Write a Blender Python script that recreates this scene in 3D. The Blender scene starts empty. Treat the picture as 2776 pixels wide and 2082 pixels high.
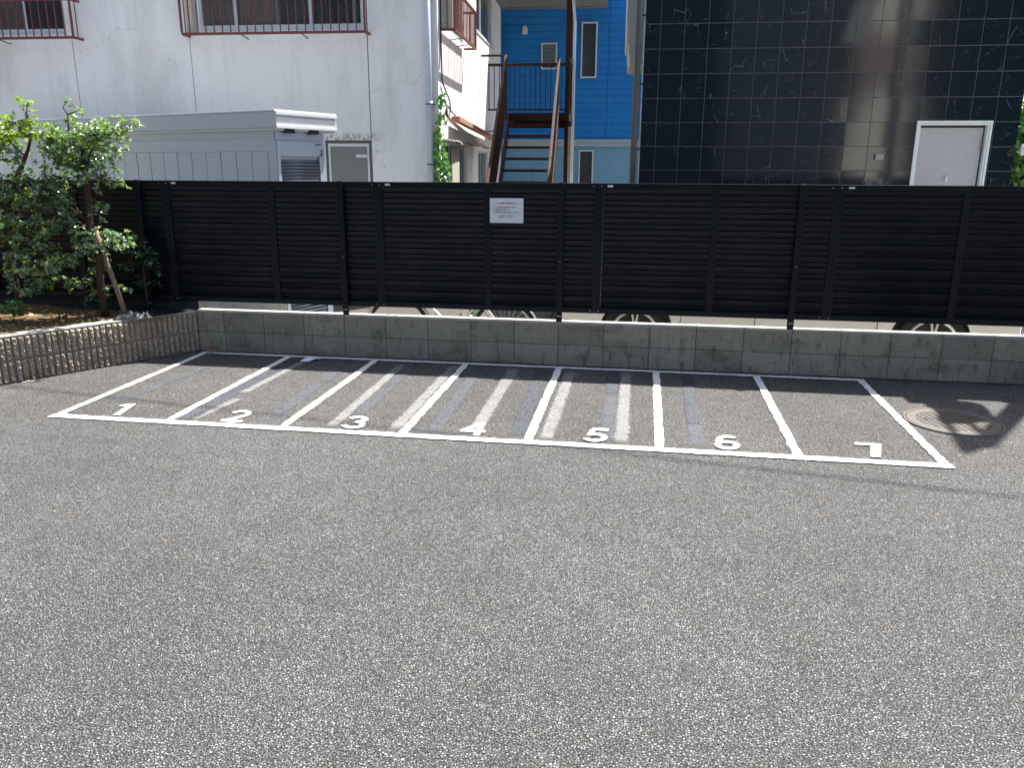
import bpy, math, random
from math import sin, cos, pi, radians, sqrt, atan2
from mathutils import Vector, Matrix, noise
random.seed(7)
scene = bpy.context.scene
col = scene.collection
R = radians

# ---------------------------------------------------------------- camera
cam_d = bpy.data.cameras.new("camera"); cam = bpy.data.objects.new("camera", cam_d); col.objects.link(cam)
scene.camera = cam
cam_d.sensor_width = 36; cam_d.lens = 28.17; cam_d.clip_end = 600; cam_d.clip_start = 0.05
yaw, pit, rol = -0.1572, 0.2644, 0.0038
fw = Vector((sin(yaw)*cos(pit), cos(yaw)*cos(pit), -sin(pit)))
r0 = Vector((cos(yaw), -sin(yaw), 0)); u0 = r0.cross(fw)
rr = r0*cos(rol)+u0*sin(rol); uu = -r0*sin(rol)+u0*cos(rol)
M = Matrix((rr, uu, -fw)).transposed().to_4x4(); M.translation = Vector((0, 0, 1.7232))
cam.matrix_world = M

# ---------------------------------------------------------------- light
SD = Vector((0.285, 0.38, 1.0)).normalized()
sun_d = bpy.data.lights.new("sun", 'SUN'); sun = bpy.data.objects.new("sun", sun_d); col.objects.link(sun)
sun_d.energy = 5.0; sun_d.angle = R(0.53); sun_d.color = (1, 0.968, 0.915)
sun.rotation_euler = SD.to_track_quat('Z', 'Y').to_euler(); sun.location = (3, 6, 30)
w = bpy.data.worlds.new("World"); scene.world = w; w.use_nodes = True
nt = w.node_tree; sky = nt.nodes.new('ShaderNodeTexSky'); sky.sky_type = 'NISHITA'; sky.sun_disc = False
sky.sun_elevation = math.asin(SD.z); sky.sun_rotation = atan2(SD.x, SD.y)
sky.air_density = 1.0; sky.dust_density = 3.0; sky.ozone_density = 1.0
bg = nt.nodes['Background']; bg.inputs[1].default_value = 0.078
nt.links.new(sky.outputs[0], bg.inputs[0])
scene.view_settings.view_transform = 'Standard'; scene.view_settings.look = 'None'
scene.view_settings.exposure = 1.66; scene.view_settings.gamma = 1
scene.render.engine = 'CYCLES'

# ---------------------------------------------------------------- helpers
class MB:
    def __init__(s): s.v = []; s.f = []; s.uv = []
    def add(s, vs, fs, uvs=None):
        n = len(s.v); s.v += [tuple(p) for p in vs]; s.f += [tuple(i+n for i in f) for f in fs]
        s.uv += (uvs if uvs else [None]*len(fs)); return s
    def box(s, x0, x1, y0, y1, z0, z1):
        return s.add([(x0,y0,z0),(x1,y0,z0),(x1,y1,z0),(x0,y1,z0),(x0,y0,z1),(x1,y0,z1),(x1,y1,z1),(x0,y1,z1)],
            [(0,3,2,1),(4,5,6,7),(0,1,5,4),(1,2,6,5),(2,3,7,6),(3,0,4,7)])
    def bar(s, a, b, wx, wz, up=(0,0,1)):
        a = Vector(a); b = Vector(b); d = (b-a).normalized(); up = Vector(up)
        if abs(d.dot(up)) > .99: up = Vector((0,1,0))
        x = d.cross(up).normalized()*wx/2; z = x.cross(d).normalized()*wz/2
        vs = [a-x-z, a+x-z, a+x+z, a-x+z, b-x-z, b+x-z, b+x+z, b-x+z]
        return s.add(vs, [(0,1,2,3),(7,6,5,4),(0,4,5,1),(1,5,6,2),(2,6,7,3),(3,7,4,0)])
    def tube(s, pts, rad, n=8, cap=True):
        pts = [Vector(p) for p in pts]; rs = rad if isinstance(rad, (list, tuple)) else [rad]*len(pts)
        vs = []; up = None
        for i, p in enumerate(pts):
            d = (pts[min(i+1, len(pts)-1)]-pts[max(i-1, 0)]).normalized()
            if up is None: up = Vector((0,0,1)) if abs(d.z) < .9 else Vector((1,0,0))
            x = d.cross(up).normalized(); up = x.cross(d).normalized()
            for k in range(n):
                a = 2*pi*k/n; vs.append(p+(x*cos(a)+up*sin(a))*rs[i])
        fs = []
        for i in range(len(pts)-1):
            for k in range(n):
                k2 = (k+1) % n; fs.append((i*n+k, i*n+k2, (i+1)*n+k2, (i+1)*n+k))
        if cap: fs.append(tuple(range(n))[::-1]); fs.append(tuple((len(pts)-1)*n+k for k in range(n)))
        return s.add(vs, fs)
    def prism(s, poly, z0, z1):
        n = len(poly); vs = [(x,y,z0) for x,y in poly]+[(x,y,z1) for x,y in poly]
        fs = [tuple(range(n))[::-1], tuple(range(n, 2*n))]+[(i,(i+1)%n,(i+1)%n+n,i+n) for i in range(n)]
        return s.add(vs, fs)
    def prismY(s, poly, y0, y1):   # polygon in x,z extruded along y
        n = len(poly); vs = [(x,y0,z) for x,z in poly]+[(x,y1,z) for x,z in poly]
        fs = [tuple(range(n)), tuple(range(n, 2*n))[::-1]]+[(i,i+n,(i+1)%n+n,(i+1)%n) for i in range(n)]
        return s.add(vs, fs)
    def wallh(s, u0, u1, z0, z1, y, holes, depth=.1, inward=1):
        """rectangular wall face in x,z at y with openings and their reveals going to y+depth"""
        xs = sorted({u0, u1, *[h[0] for h in holes], *[h[1] for h in holes]}); zs = sorted({z0, z1, *[h[2] for h in holes], *[h[3] for h in holes]})
        xs = [x for x in xs if u0 <= x <= u1]; zs = [z for z in zs if z0 <= z <= z1]
        for i in range(len(xs)-1):
            for j in range(len(zs)-1):
                cx = (xs[i]+xs[i+1])/2; cz = (zs[j]+zs[j+1])/2
                if any(h[0] < cx < h[1] and h[2] < cz < h[3] for h in holes): continue
                s.add([(xs[i],y,zs[j]),(xs[i+1],y,zs[j]),(xs[i+1],y,zs[j+1]),(xs[i],y,zs[j+1])], [(0,1,2,3)])
        for a,b,c,d in holes:
            Y = y+depth
            for q in ([(a,y,c),(b,y,c),(b,Y,c),(a,Y,c)], [(a,y,d),(a,Y,d),(b,Y,d),(b,y,d)], [(a,y,c),(a,Y,c),(a,Y,d),(a,y,d)], [(b,y,c),(b,y,d),(b,Y,d),(b,Y,c)]):
                s.add(q, [(0,1,2,3)])
        return s
    def rot(s, ang, off=(0,0,0)):
        c_, s_ = cos(ang), sin(ang); s.v = [(x*c_-y*s_+off[0], x*s_+y*c_+off[1], z+off[2]) for x,y,z in s.v]; return s
    def build(s, name, mat, parent=None, smooth=False, bevel=0, loc=None):
        me = bpy.data.meshes.new(name); me.from_pydata(s.v, [], s.f); me.materials.append(mat)
        if any(u is not None for u in s.uv):
            ul = me.uv_layers.new(name="UVMap"); li = 0
            for f, u in zip(s.f, s.uv):
                for k in range(len(f)):
                    if u: ul.data[li].uv = u[k]
                    li += 1
        me.validate(); me.update()
        if smooth:
            for p in me.polygons: p.use_smooth = True
        o = bpy.data.objects.new(name, me); col.objects.link(o)
        if parent: o.parent = parent
        if loc: o.location = loc
        if bevel:
            b = o.modifiers.new("bevel", 'BEVEL'); b.width = bevel; b.segments = 2; b.limit_method = 'ANGLE'; b.angle_limit = R(40)
        return o

def tag(o, label=None, cat=None, group=None, kind=None):
    if label: o['label'] = label
    if cat: o['category'] = cat
    if group: o['group'] = group
    if kind: o['kind'] = kind
    return o
def empty(name, loc=(0,0,0), rz=0, label=None, cat=None, group=None):
    o = bpy.data.objects.new(name, None); col.objects.link(o); o.location = loc; o.rotation_euler = (0,0,rz); o.empty_display_size = .2
    return tag(o, label, cat, group)
def text(name, body, size, mat, parent, loc, rot=(pi/2,0,0), align='LEFT', ext=0.0004, offset=0):
    c = bpy.data.curves.new(name, 'FONT'); c.body = body; c.size = size; c.extrude = ext; c.align_x = align; c.offset = offset
    o = bpy.data.objects.new(name, c); col.objects.link(o); bpy.context.view_layer.update()
    me = bpy.data.meshes.new_from_object(o.evaluated_get(bpy.context.evaluated_depsgraph_get())); me.name = name
    bpy.data.objects.remove(o); me.materials.clear(); me.materials.append(mat)
    o = bpy.data.objects.new(name, me); col.objects.link(o); o.parent = parent; o.location = loc; o.rotation_euler = rot
    return o

# ---------------------------------------------------------------- node helper
class N:
    def __init__(s, name):
        s.m = bpy.data.materials.new(name); s.m.use_nodes = True; s.t = s.m.node_tree; s.t.nodes.clear()
        s.out = s.t.nodes.new('ShaderNodeOutputMaterial')
    def n(s, typ, **kw):
        x = s.t.nodes.new('ShaderNode'+typ)
        for k, v in kw.items(): setattr(x, k, v)
        return x
    def set(s, sock, v):
        if isinstance(v, bpy.types.NodeSocket): s.t.links.new(v, sock)
        elif v is not None:
            if isinstance(v, (tuple, list)) and sock.type == 'RGBA' and len(v) == 3: v = (*v, 1)
            sock.default_value = v
    def pos(s):
        return s.n('NewGeometry').outputs['Position']
    def obj(s): return s.n('TexCoord').outputs['Object']
    def sep(s, v):
        x = s.n('SeparateXYZ'); s.set(x.inputs[0], v); return x.outputs
    def comb(s, a=0, b=0, c=0):
        x = s.n('CombineXYZ'); s.set(x.inputs[0], a); s.set(x.inputs[1], b); s.set(x.inputs[2], c); return x.outputs[0]
    def math(s, op, a, b=None, c=None, clamp=False):
        x = s.n('Math', operation=op); x.use_clamp = clamp; s.set(x.inputs[0], a)
        if b is not None: s.set(x.inputs[1], b)
        if c is not None: s.set(x.inputs[2], c)
        return x.outputs[0]
    def mapr(s, v, a, b, c=0, d=1, smooth=True):
        x = s.n('MapRange'); x.interpolation_type = 'SMOOTHSTEP' if smooth else 'LINEAR'
        for i, q in enumerate((v, a, b, c, d)): s.set(x.inputs[i], q)
        return x.outputs[0]
    def noise(s, v, scale, detail=3, rough=.55, dist=0):
        x = s.n('TexNoise'); s.set(x.inputs['Vector'], v); x.inputs['Scale'].default_value = scale; x.inputs['Detail'].default_value = detail
        x.inputs['Roughness'].default_value = rough; x.inputs['Distortion'].default_value = dist; return x.outputs
    def vor(s, v, scale, feature='F1', rnd=1):
        x = s.n('TexVoronoi', feature=feature); s.set(x.inputs['Vector'], v); x.inputs['Scale'].default_value = scale; x.inputs['Randomness'].default_value = rnd; return x.outputs
    def scale(s, v, k):
        x = s.n('VectorMath', operation='MULTIPLY'); s.set(x.inputs[0], v); x.inputs[1].default_value = k; return x.outputs[0]
    def vadd(s, v, k):
        x = s.n('VectorMath', operation='ADD'); s.set(x.inputs[0], v); s.set(x.inputs[1], k); return x.outputs[0]
    def mix(s, f, a, b, blend='MIX'):
        x = s.n('Mix', data_type='RGBA', blend_type=blend); s.set(x.inputs[0], f); s.set(x.inputs[6], a); s.set(x.inputs[7], b); return x.outputs[2]
    def ramp(s, f, stops):
        x = s.n('ValToRGB'); s.set(x.inputs[0], f); e = x.color_ramp.elements
        while len(e) < len(stops): e.new(.5)
        for el, (p, c) in zip(e, stops): el.position = p; el.color = (*c, 1) if len(c) == 3 else c
        return x.outputs[0]
    def bump(s, h, strength=1, dist=.01, normal=None):
        x = s.n('Bump'); x.inputs['Strength'].default_value = strength; x.inputs['Distance'].default_value = dist; s.set(x.inputs['Height'], h)
        if normal: s.set(x.inputs['Normal'], normal)
        return x.outputs[0]
    def bsdf(s, color, rough=.6, metal=0, normal=None, spec=.5, coat=0, trans=0, alpha=None, ior=None, sheen=None):
        x = s.n('BsdfPrincipled'); s.set(x.inputs['Base Color'], color); s.set(x.inputs['Roughness'], rough); s.set(x.inputs['Metallic'], metal)
        x.inputs['Specular IOR Level'].default_value = spec; x.inputs['Coat Weight'].default_value = coat
        if normal: s.set(x.inputs['Normal'], normal)
        if alpha is not None: s.set(x.inputs['Alpha'], alpha)
        if ior: x.inputs['IOR'].default_value = ior
        if trans: x.inputs['Transmission Weight'].default_value = trans
        return x.outputs[0]
    def done(s, sh): s.t.links.new(sh, s.out.inputs[0]); return s.m

def pm(name, base, rough=.55, metal=0, var=.12, scale=6, bump=0, bscale=60, spec=.5, dirt=None, dscale=3, coat=0, streak=False):
    """painted / plain surface with slight tonal variation, optional dirt"""
    k = N(name); p = k.obj()
    n1 = k.noise(p, scale, 4)[0]
    c = k.mix(n1, tuple(max(0, x*(1-var)) for x in base), tuple(min(1, x*(1+var)) for x in base))
    if dirt:
        pp = k.scale(p, (dscale*2, dscale*2, dscale*.35)) if streak else k.scale(p, (dscale,)*3)
        d = k.mapr(k.noise(pp, 1, 6, .65)[0], .5, .72)
        c = k.mix(k.math('MULTIPLY', d, dirt[3] if len(dirt) > 3 else .6), c, dirt[:3])
    nb = k.bump(k.noise(p, bscale, 4)[0], bump, .01) if bump else None
    rg = k.mapr(k.noise(p, scale*2.3, 3)[0], .3, .7, rough*.85, min(1, rough*1.15))
    return k.done(k.bsdf(c, rg, metal, nb, spec, coat))

# ---- asphalt core used by the lot and by everything painted on it
def asphalt(k, p):
    warp = k.vadd(p, k.scale(k.noise(p, 130, 3, .65)[1], (.011, .011, .011)))
    v = k.vor(warp, 106); e = k.vor(warp, 106, 'DISTANCE_TO_EDGE')[0]
    rc = k.sep(v['Color'])
    stone = k.ramp(rc[0], [(0, (.13, .13, .128)), (.3, (.235, .234, .230)), (.62, (.315, .315, .311)), (.93, (.37, .37, .365)), (1, (.50, .50, .49))])
    tint = k.mix(rc[1], (1.0, .985, .96), (.955, .985, 1.0))
    warm = k.math('GREATER_THAN', rc[2], .95)
    stone = k.mix(1.0, stone, tint, 'MULTIPLY'); stone = k.mix(k.math('MULTIPLY', warm, .45), stone, (.22, .155, .11))
    gap = k.mapr(e, .015, .21, 1, 0)
    deep = k.mapr(k.noise(p, 140, 2, .55)[0], .495, .61)
    gap = k.math('MAXIMUM', k.math('MULTIPLY', gap, .93), k.math('MULTIPLY', deep, .96))
    c = k.mix(gap, stone, (.012, .012, .013))
    big = k.noise(p, .55, 5, .6)[0]; med = k.noise(p, 5.5, 4, .6)[0]
    c = k.mix(1.0, c, k.mix(k.mapr(big, .3, .7), (.89, .885, .88), (1.11, 1.11, 1.11)), 'MULTIPLY')
    c = k.mix(1.0, c, k.mix(k.mapr(med, .3, .7), (.93, .925, .92), (1.07, 1.07, 1.07)), 'MULTIPLY')
    h = k.math('MULTIPLY', k.mapr(e, 0, .35), k.math('ADD', .6, k.math('MULTIPLY', rc[0], .4)))
    h = k.math('SUBTRACT', h, k.math('MULTIPLY', deep, .8))
    return c, h, gap
def m_asphalt():
    k = N('asphalt'); p = k.pos(); c, h, g = asphalt(k, p)
    # small rust / oil spots and slightly browner patch inside the bays
    s = k.noise(p, 1.3, 2)[0]
    sp = k.math('MULTIPLY', k.mapr(k.noise(p, 6, 4, .6)[0], .70, .78), k.mapr(k.noise(p, 70, 3)[0], .42, .58, 0, .75))
    c = k.mix(sp, c, (.13, .07, .045))
    xy = k.sep(p)
    # long faint rolling marks of tyres and a damp dirty strip at the wall foot
    tn = k.noise(k.scale(k.vadd(p, k.scale(k.noise(p, .4, 2)[1], (1.5, .6, 0))), (.35, 2.2, 1)), 1.3, 4, .6)[0]
    tm = k.mapr(tn, .56, .70); c = k.mix(k.math('MULTIPLY', tm, .16), c, (.05, .05, .052))
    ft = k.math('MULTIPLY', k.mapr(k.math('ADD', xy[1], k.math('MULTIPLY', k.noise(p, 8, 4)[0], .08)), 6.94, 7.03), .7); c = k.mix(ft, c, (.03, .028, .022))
    bay = k.math('MULTIPLY', k.mapr(xy[1], 4.7, 5.0), .5)
    c = k.mix(bay, c, k.mix(1.0, c, (1.02, .955, .89), 'MULTIPLY'))
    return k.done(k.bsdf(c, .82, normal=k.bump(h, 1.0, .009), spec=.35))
def m_paint(name='white_road_paint', colr=(.80, .80, .77), wear=.555):
    k = N(name); p = k.pos(); c, h, g = asphalt(k, p)
    wn = k.noise(p, 70, 4, .7)[0]; w2 = k.noise(p, 4, 3)[0]
    hole = k.mapr(k.math('ADD', wn, k.math('MULTIPLY', w2, .25)), wear+.14, wear+.2)
    hole = k.math('MAXIMUM', k.math('MULTIPLY', hole, .8), k.math('MULTIPLY', g, .13))
    pc = k.mix(w2, colr, tuple(x*.93 for x in colr))
    cc = k.mix(hole, pc, c)
    return k.done(k.bsdf(cc, .6, normal=k.bump(h, .45, .004), spec=.4))
def m_band(name, colr, amount, edge=.35):
    k = N(name); p = k.pos(); c, h, g = asphalt(k, p)
    uv = k.sep(k.n('TexCoord').outputs['UV'])
    ax = k.math('ABSOLUTE', k.math('SUBTRACT', uv[0], .5))
    nn = k.noise(p, 28, 5, .7)[0]; n3 = k.noise(p, 90, 3, .7)[0]
    ax = k.math('ADD', ax, k.math('MULTIPLY', k.math('SUBTRACT', nn, .5), .62))
    ax = k.math('ADD', ax, k.math('MULTIPLY', k.math('SUBTRACT', n3, .5), .5))
    a = k.mapr(ax, edge*.85, edge*1.2, 1, 0)
    ay = k.math('MINIMUM', uv[1], k.math('SUBTRACT', 1.0, uv[1])); a = k.math('MULTIPLY', a, k.mapr(ay, 0, .06))
    tr = k.mapr(k.noise(p, 5, 3)[0], .25, .6, .72, 1)
    a = k.math('MULTIPLY', a, k.math('MULTIPLY', tr, amount))
    a = k.math('MULTIPLY', a, k.mapr(g, .2, 1, 1, .55))
    sh = k.bsdf(k.mix(.30, colr, c), .6, normal=k.bump(h, .5, .004), spec=.5)
    t = k.n('BsdfTransparent').outputs[0]; mx = k.n('MixShader'); k.set(mx.inputs[0], a); k.t.links.new(t, mx.inputs[1]); k.t.links.new(sh, mx.inputs[2])
    return k.done(mx.outputs[0])
def m_block():
    k = N('concrete_block'); p = k.pos(); xy = k.sep(p)
    bx = k.math('FLOOR', k.math('DIVIDE', k.math('ADD', xy[0], 3.8907+4), .4)); bz = k.math('FLOOR', k.math('DIVIDE', xy[2], .196))
    wn = k.n('TexWhiteNoise'); k.set(wn.inputs['Vector'], k.comb(bx, bz, 0)); tone = k.mapr(wn.outputs[0], 0, 1, .86, 1.12)
    base = k.mix(k.noise(p, 3, 5, .6)[0], (.255, .235, .175), (.37, .345, .27))
    base = k.mix(1.0, base, k.comb(tone, tone, tone), 'MULTIPLY')
    moss = k.mapr(k.noise(k.scale(p, (1.4, 1, 3)), 1.6, 6, .7)[0], .5, .68); base = k.mix(k.math('MULTIPLY', moss, .6), base, (.105, .105, .045))
    st = k.mapr(k.noise(k.scale(p, (14, 1, 3.4)), 1, 7, .8)[0], .52, .62); low = k.mapr(xy[2], .0, .42, 1, .6)
    base = k.mix(k.math('MULTIPLY', k.math('MULTIPLY', st, low), .62), base, (.05, .052, .048))
    dr = k.mapr(k.noise(k.scale(p,(1,1,.5)), 34, 5, .75)[0], .56, .66); base = k.mix(k.math('MULTIPLY', dr, .6), base, (.05, .052, .05))
    ln = k.mapr(k.noise(k.scale(p, (60, 1, 14)), 1, 5, .75)[0], .35, .65, .94, 1.05); base = k.mix(1.0, base, k.comb(ln, ln, ln), 'MULTIPLY')
    return k.done(k.bsdf(base, .9, normal=k.bump(k.noise(p, 160, 4, .7)[0], .5, .004), spec=.25))
def m_rib():
    k = N('split_rib_block'); p = k.pos()
    base = k.mix(k.noise(p, 55, 4, .7)[0], (.20, .165, .125), (.52, .45, .36))
    base = k.mix(k.math('MULTIPLY', k.mapr(k.noise(p, 3, 4)[0], .45, .7), .5), base, (.13, .12, .10))
    return k.done(k.bsdf(base, .92, normal=k.bump(k.noise(p, 130, 5, .75)[0], .9, .008), spec=.2))
def m_plaster():
    k = N('white_plaster'); p = k.obj(); xy = k.sep(p)
    base = k.mix(k.noise(p, .9, 5, .6)[0], (.83, .815, .78), (.91, .895, .865))
    g = k.mapr(k.noise(k.scale(p, (1.2, 1.2, .5)), 1.1, 5, .65)[0], .45, .68); base = k.mix(k.math('MULTIPLY', g, .5), base, (.62, .59, .53))
    st = k.mapr(k.noise(k.scale(p, (5, 5, .35)), 1.6, 5, .7)[0], .5, .75); base = k.mix(k.math('MULTIPLY', st, .22), base, (.50, .49, .46))
    # long wandering hairline cracks, only here and there
    q = k.vadd(p, k.scale(k.noise(p, 3.5, 5, .7)[1], (.35, .35, .35)))
    e = k.vor(q, .55, 'DISTANCE_TO_EDGE')[0]
    cr = k.math('MULTIPLY', k.mapr(e, .0015, .005, 1, 0), k.mapr(k.noise(p, .8, 2)[0], .5, .6))
    base = k.mix(k.math('MULTIPLY', cr, .35), base, (.42, .42, .42))
    fl = k.mapr(k.noise(p, 40, 4, .7)[0], .3, .7, .95, 1.04); base = k.mix(1.0, base, k.comb(fl, fl, fl), 'MULTIPLY')
    # damp grime under sills and above the door (a stain of its own)
    gz = k.math('MULTIPLY', k.mapr(xy[2], 2.06, 2.10), k.mapr(xy[2], 2.12, 2.22, 1, 0)); gx = k.math('MULTIPLY', k.mapr(xy[0], -1.85, -1.6), k.mapr(xy[0], -1.0, -.75, 1, 0))
    gn = k.mapr(k.noise(k.scale(p, (30, 1, 9)), 1, 4, .7)[0], .4, .65)
    base = k.mix(k.math('MULTIPLY', k.math('MULTIPLY', gz, gx), k.math('MULTIPLY', gn, .8)), base, (.10, .10, .09))
    return k.done(k.bsdf(base, .88, normal=k.bump(k.noise(p, 45, 5, .7)[0], .35, .006), spec=.2))
def m_tile():
    k = N('polished_black_stone_tile'); p = k.obj(); xy = k.sep(p); T = .2845
    fu = k.math('DIVIDE', k.math('SUBTRACT', xy[0], 2.932-T*3), T); fz = k.math('DIVIDE', k.math('SUBTRACT', xy[2], 1.983-T*12), T)
    iu = k.math('FLOOR', fu); iz = k.math('FLOOR', fz); gu = k.math('FRACT', fu); gz = k.math('FRACT', fz)
    du = k.math('MINIMUM', gu, k.math('SUBTRACT', 1.0, gu)); dz = k.math('MINIMUM', gz, k.math('SUBTRACT', 1.0, gz)); d = k.math('MINIMUM', du, dz)
    joint = k.mapr(d, .006, .014, 1, 0)
    wn = k.n('TexWhiteNoise'); k.set(wn.inputs['Vector'], k.comb(iu, iz, 3)); cell = wn.outputs['Color']
    q = k.vadd(p, k.scale(cell, (7, 7, 7)))
    base = k.mix(k.noise(q, 6, 5, .7)[0], (.0028, .0075, .0115), (.0065, .0130, .0185))
    # thin white veins: wavering lines, masked to a few per tile
    qq = k.vadd(q, k.scale(k.noise(q, 7, 3)[1], (.05, .05, .05)))
    ve = k.vor(k.scale(qq, (1.0, 1.0, .5)), 3.6, 'DISTANCE_TO_EDGE')[0]
    vm = k.math('MULTIPLY', k.mapr(ve, .002, .011, 1, 0), k.mapr(k.noise(q, 4.0, 2)[0], .56, .68))
    ve2 = k.vor(k.scale(qq, (.7, 1, 1.4)), 6, 'DISTANCE_TO_EDGE')[0]
    vm2 = k.math('MULTIPLY', k.mapr(ve2, .003, .016, 1, 0), k.mapr(k.noise(q, 6, 2)[0], .52, .66))
    sp = k.vor(q, 38); spk = k.math('MULTIPLY', k.mapr(sp['Distance'], .05, .12, 1, 0), k.math('GREATER_THAN', k.sep(sp['Color'])[0], .93))
    v = k.math('MAXIMUM', k.math('MULTIPLY', vm, .34), k.math('MAXIMUM', k.math('MULTIPLY', vm2, .17), k.math('MULTIPLY', spk, .35)))
    base = k.mix(v, base, (.34, .36, .38)); base = k.mix(k.math('MULTIPLY', joint, .9), base, (.009, .013, .016))
    tilt = k.n('VectorMath', operation='MULTIPLY_ADD'); k.set(tilt.inputs[0], cell); tilt.inputs[1].default_value = (.012, 0, .012)
    nrm = k.n('NewGeometry').outputs['Normal']; k.set(tilt.inputs[2], nrm)
    nn = k.n('VectorMath', operation='NORMALIZE'); k.set(nn.inputs[0], tilt.outputs[0])
    b = k.bump(k.math('SUBTRACT', 1.0, joint), .6, .003, nn.outputs[0])
    ro = k.math('ADD', .10, k.math('MULTIPLY', joint, .6))
    return k.done(k.bsdf(base, ro, normal=b, spec=.5, ior=1.8))
def m_siding():
    k = N('blue_siding'); p = k.obj(); xy = k.sep(p)
    n = k.noise(k.scale(p, (1, 1, 2.2)), 28, 5, .75)[0]
    base = k.mix(k.noise(p, 1.5, 4)[0], (.010, .20, .60), (.018, .27, .72))
    f = k.math('FRACT', k.math('DIVIDE', k.math('SUBTRACT', xy[2], 2.35), .1452))
    j = k.mapr(k.math('MINIMUM', f, k.math('SUBTRACT', 1.0, f)), .01, .045, 1, 0)
    vj = k.mapr(k.math('ABSOLUTE', k.math('SUBTRACT', xy[0], 2.303)), .004, .010, 1, 0); j2 = k.math('MAXIMUM', j, vj)
    base = k.mix(k.math('MULTIPLY', j2, .65), base, (.01, .10, .32))
    gr = k.mapr(k.noise(k.scale(p, (3, 1, .5)), 2, 5, .7)[0], .5, .72); base = k.mix(k.math('MULTIPLY', gr, .28), base, (.03, .12, .26))
    h = k.math('SUBTRACT', k.mapr(n, .35, .65), k.math('MULTIPLY', j2, 2.2))
    return k.done(k.bsdf(base, .5, normal=k.bump(h, .8, .012), spec=.2))
def m_manhole():
    k = N('manhole_iron'); p = k.obj(); xy = k.sep(p)
    c, s_ = cos(R(12)), sin(R(12))
    a = k.math('ADD', k.math('MULTIPLY', xy[0], c), k.math('MULTIPLY', xy[1], s_)); b = k.math('SUBTRACT', k.math('MULTIPLY', xy[1], c), k.math('MULTIPLY', xy[0], s_))
    def ln(v, t):
        f = k.math('FRACT', k.math('DIVIDE', v, t)); return k.mapr(k.math('MINIMUM', f, k.math('SUBTRACT', 1.0, f)), .10, .20, 1, 0)
    g = k.math('MAXIMUM', ln(a, .046), ln(b, .040))
    rad = k.math('SQRT', k.math('ADD', k.math('MULTIPLY', xy[0], xy[0]), k.math('MULTIPLY', xy[1], xy[1])))
    g = k.math('MULTIPLY', g, k.mapr(rad, .235, .245, 1, 0))
    base = k.mix(k.noise(p, 9, 4, .6)[0], (.075, .068, .06), (.125, .115, .105))
    base = k.mix(k.math('MULTIPLY', k.mapr(k.noise(p, 4, 3)[0], .5, .7), .3), base, (.13, .085, .065))
    base = k.mix(k.math('MULTIPLY', g, .88), base, (.010, .010, .010))
    return k.done(k.bsdf(base, .5, .25, k.bump(k.math('SUBTRACT', 1.0, g), .7, .006), .5))
def m_leaf(name, a, b, yel=.12, ycol=(.30, .36, .04)):
    k = N(name); r_ = k.n('NewGeometry').outputs['Random Per Island']
    c = k.mix(r_, a, b); wn = k.n('TexWhiteNoise', noise_dimensions='1D'); k.set(wn.inputs['W'], k.math('MULTIPLY', r_, 91.7))
    c = k.mix(k.math('GREATER_THAN', wn.outputs[0], 1-yel), c, ycol)
    c = k.mix(k.math('GREATER_THAN', k.math('FRACT', k.math('MULTIPLY', r_, 37.3)), .80), c, k.mix(1.0, c, (1.7, 1.65, 2.0), 'MULTIPLY'))
    p = k.bsdf(c, .24, spec=.8); t = k.n('BsdfTranslucent'); k.set(t.inputs[0], k.mix(1.0, c, (1.3, 1.6, .5), 'MULTIPLY'))
    mx = k.n('MixShader'); mx.inputs[0].default_value = .35; k.t.links.new(p, mx.inputs[1]); k.t.links.new(t.outputs[0], mx.inputs[2])
    return k.done(mx.outputs[0])
def m_bark(name='bark', a=(.035, .024, .017), b=(.095, .065, .046)):
    k = N(name); p = k.obj(); n = k.noise(k.scale(p, (1, 1, .25)), 70, 5, .7)[0]
    return k.done(k.bsdf(k.mix(n, a, b), .9, normal=k.bump(n, .8, .006), spec=.2))
def m_glass(name='window_glass', tint=.12):
    k = N(name); f = k.n('Fresnel'); f.inputs[0].default_value = 1.6
    g = k.n('BsdfGlossy'); g.inputs['Roughness'].default_value = .02; t = k.n('BsdfTransparent'); t.inputs[0].default_value = (.86, .89, .89, 1)
    mx = k.n('MixShader'); k.set(mx.inputs[0], k.math('ADD', f.outputs[0], tint*.5)); k.t.links.new(t.outputs[0], mx.inputs[1]); k.t.links.new(g.outputs[0], mx.inputs[2])
    return k.done(mx.outputs[0])
def m_soil():
    k = N('garden_soil'); p = k.pos(); n = k.noise(p, 22, 6, .75)[0]
    return k.done(k.bsdf(k.mix(n, (.045, .03, .018), (.19, .125, .07)), .95, normal=k.bump(n, 1, .02), spec=.1))
def m_rust(name, base, rust=(.30, .10, .04), amt=.6):
    return pm(name, base, .5, 0, .2, 5, .15, 80, dirt=(*rust, amt), dscale=5)

MA = m_asphalt(); MP = m_paint(); MBLK = m_block(); MRIB = m_rib(); MPL = m_plaster(); MTILE = m_tile(); MSID = m_siding()
fence_m = pm('black_fence_aluminium', (.0020, .0042, .0105), .40, .0, .3, 3, .05, 200, .26, dirt=(.012,.013,.014,.6), dscale=2.5)
frame_m = pm('black_fence_frame', (.0022, .0050, .0105), .42, 0, .2, 5, .05, 200, .26)
white_m = pm('white_sticker', (.75, .75, .74), .5)
alu = pm('aluminium_sash', (.62, .65, .67), .4, .3, .08); galv = pm('pale_grey_pvc', (.55, .60, .66), .45, 0, .08, dirt=(.32, .25, .18, .3), dscale=2)
redm = m_rust('red_brown_painted_steel', (.17, .045, .035), (.09, .035, .022), .5)
brown = pm('dark_brown_painted_steel', (.034, .015, .011), .6, 0, .3, 6, .15, 80, .18, dirt=(.07,.022,.012,.6), dscale=5)
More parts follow.
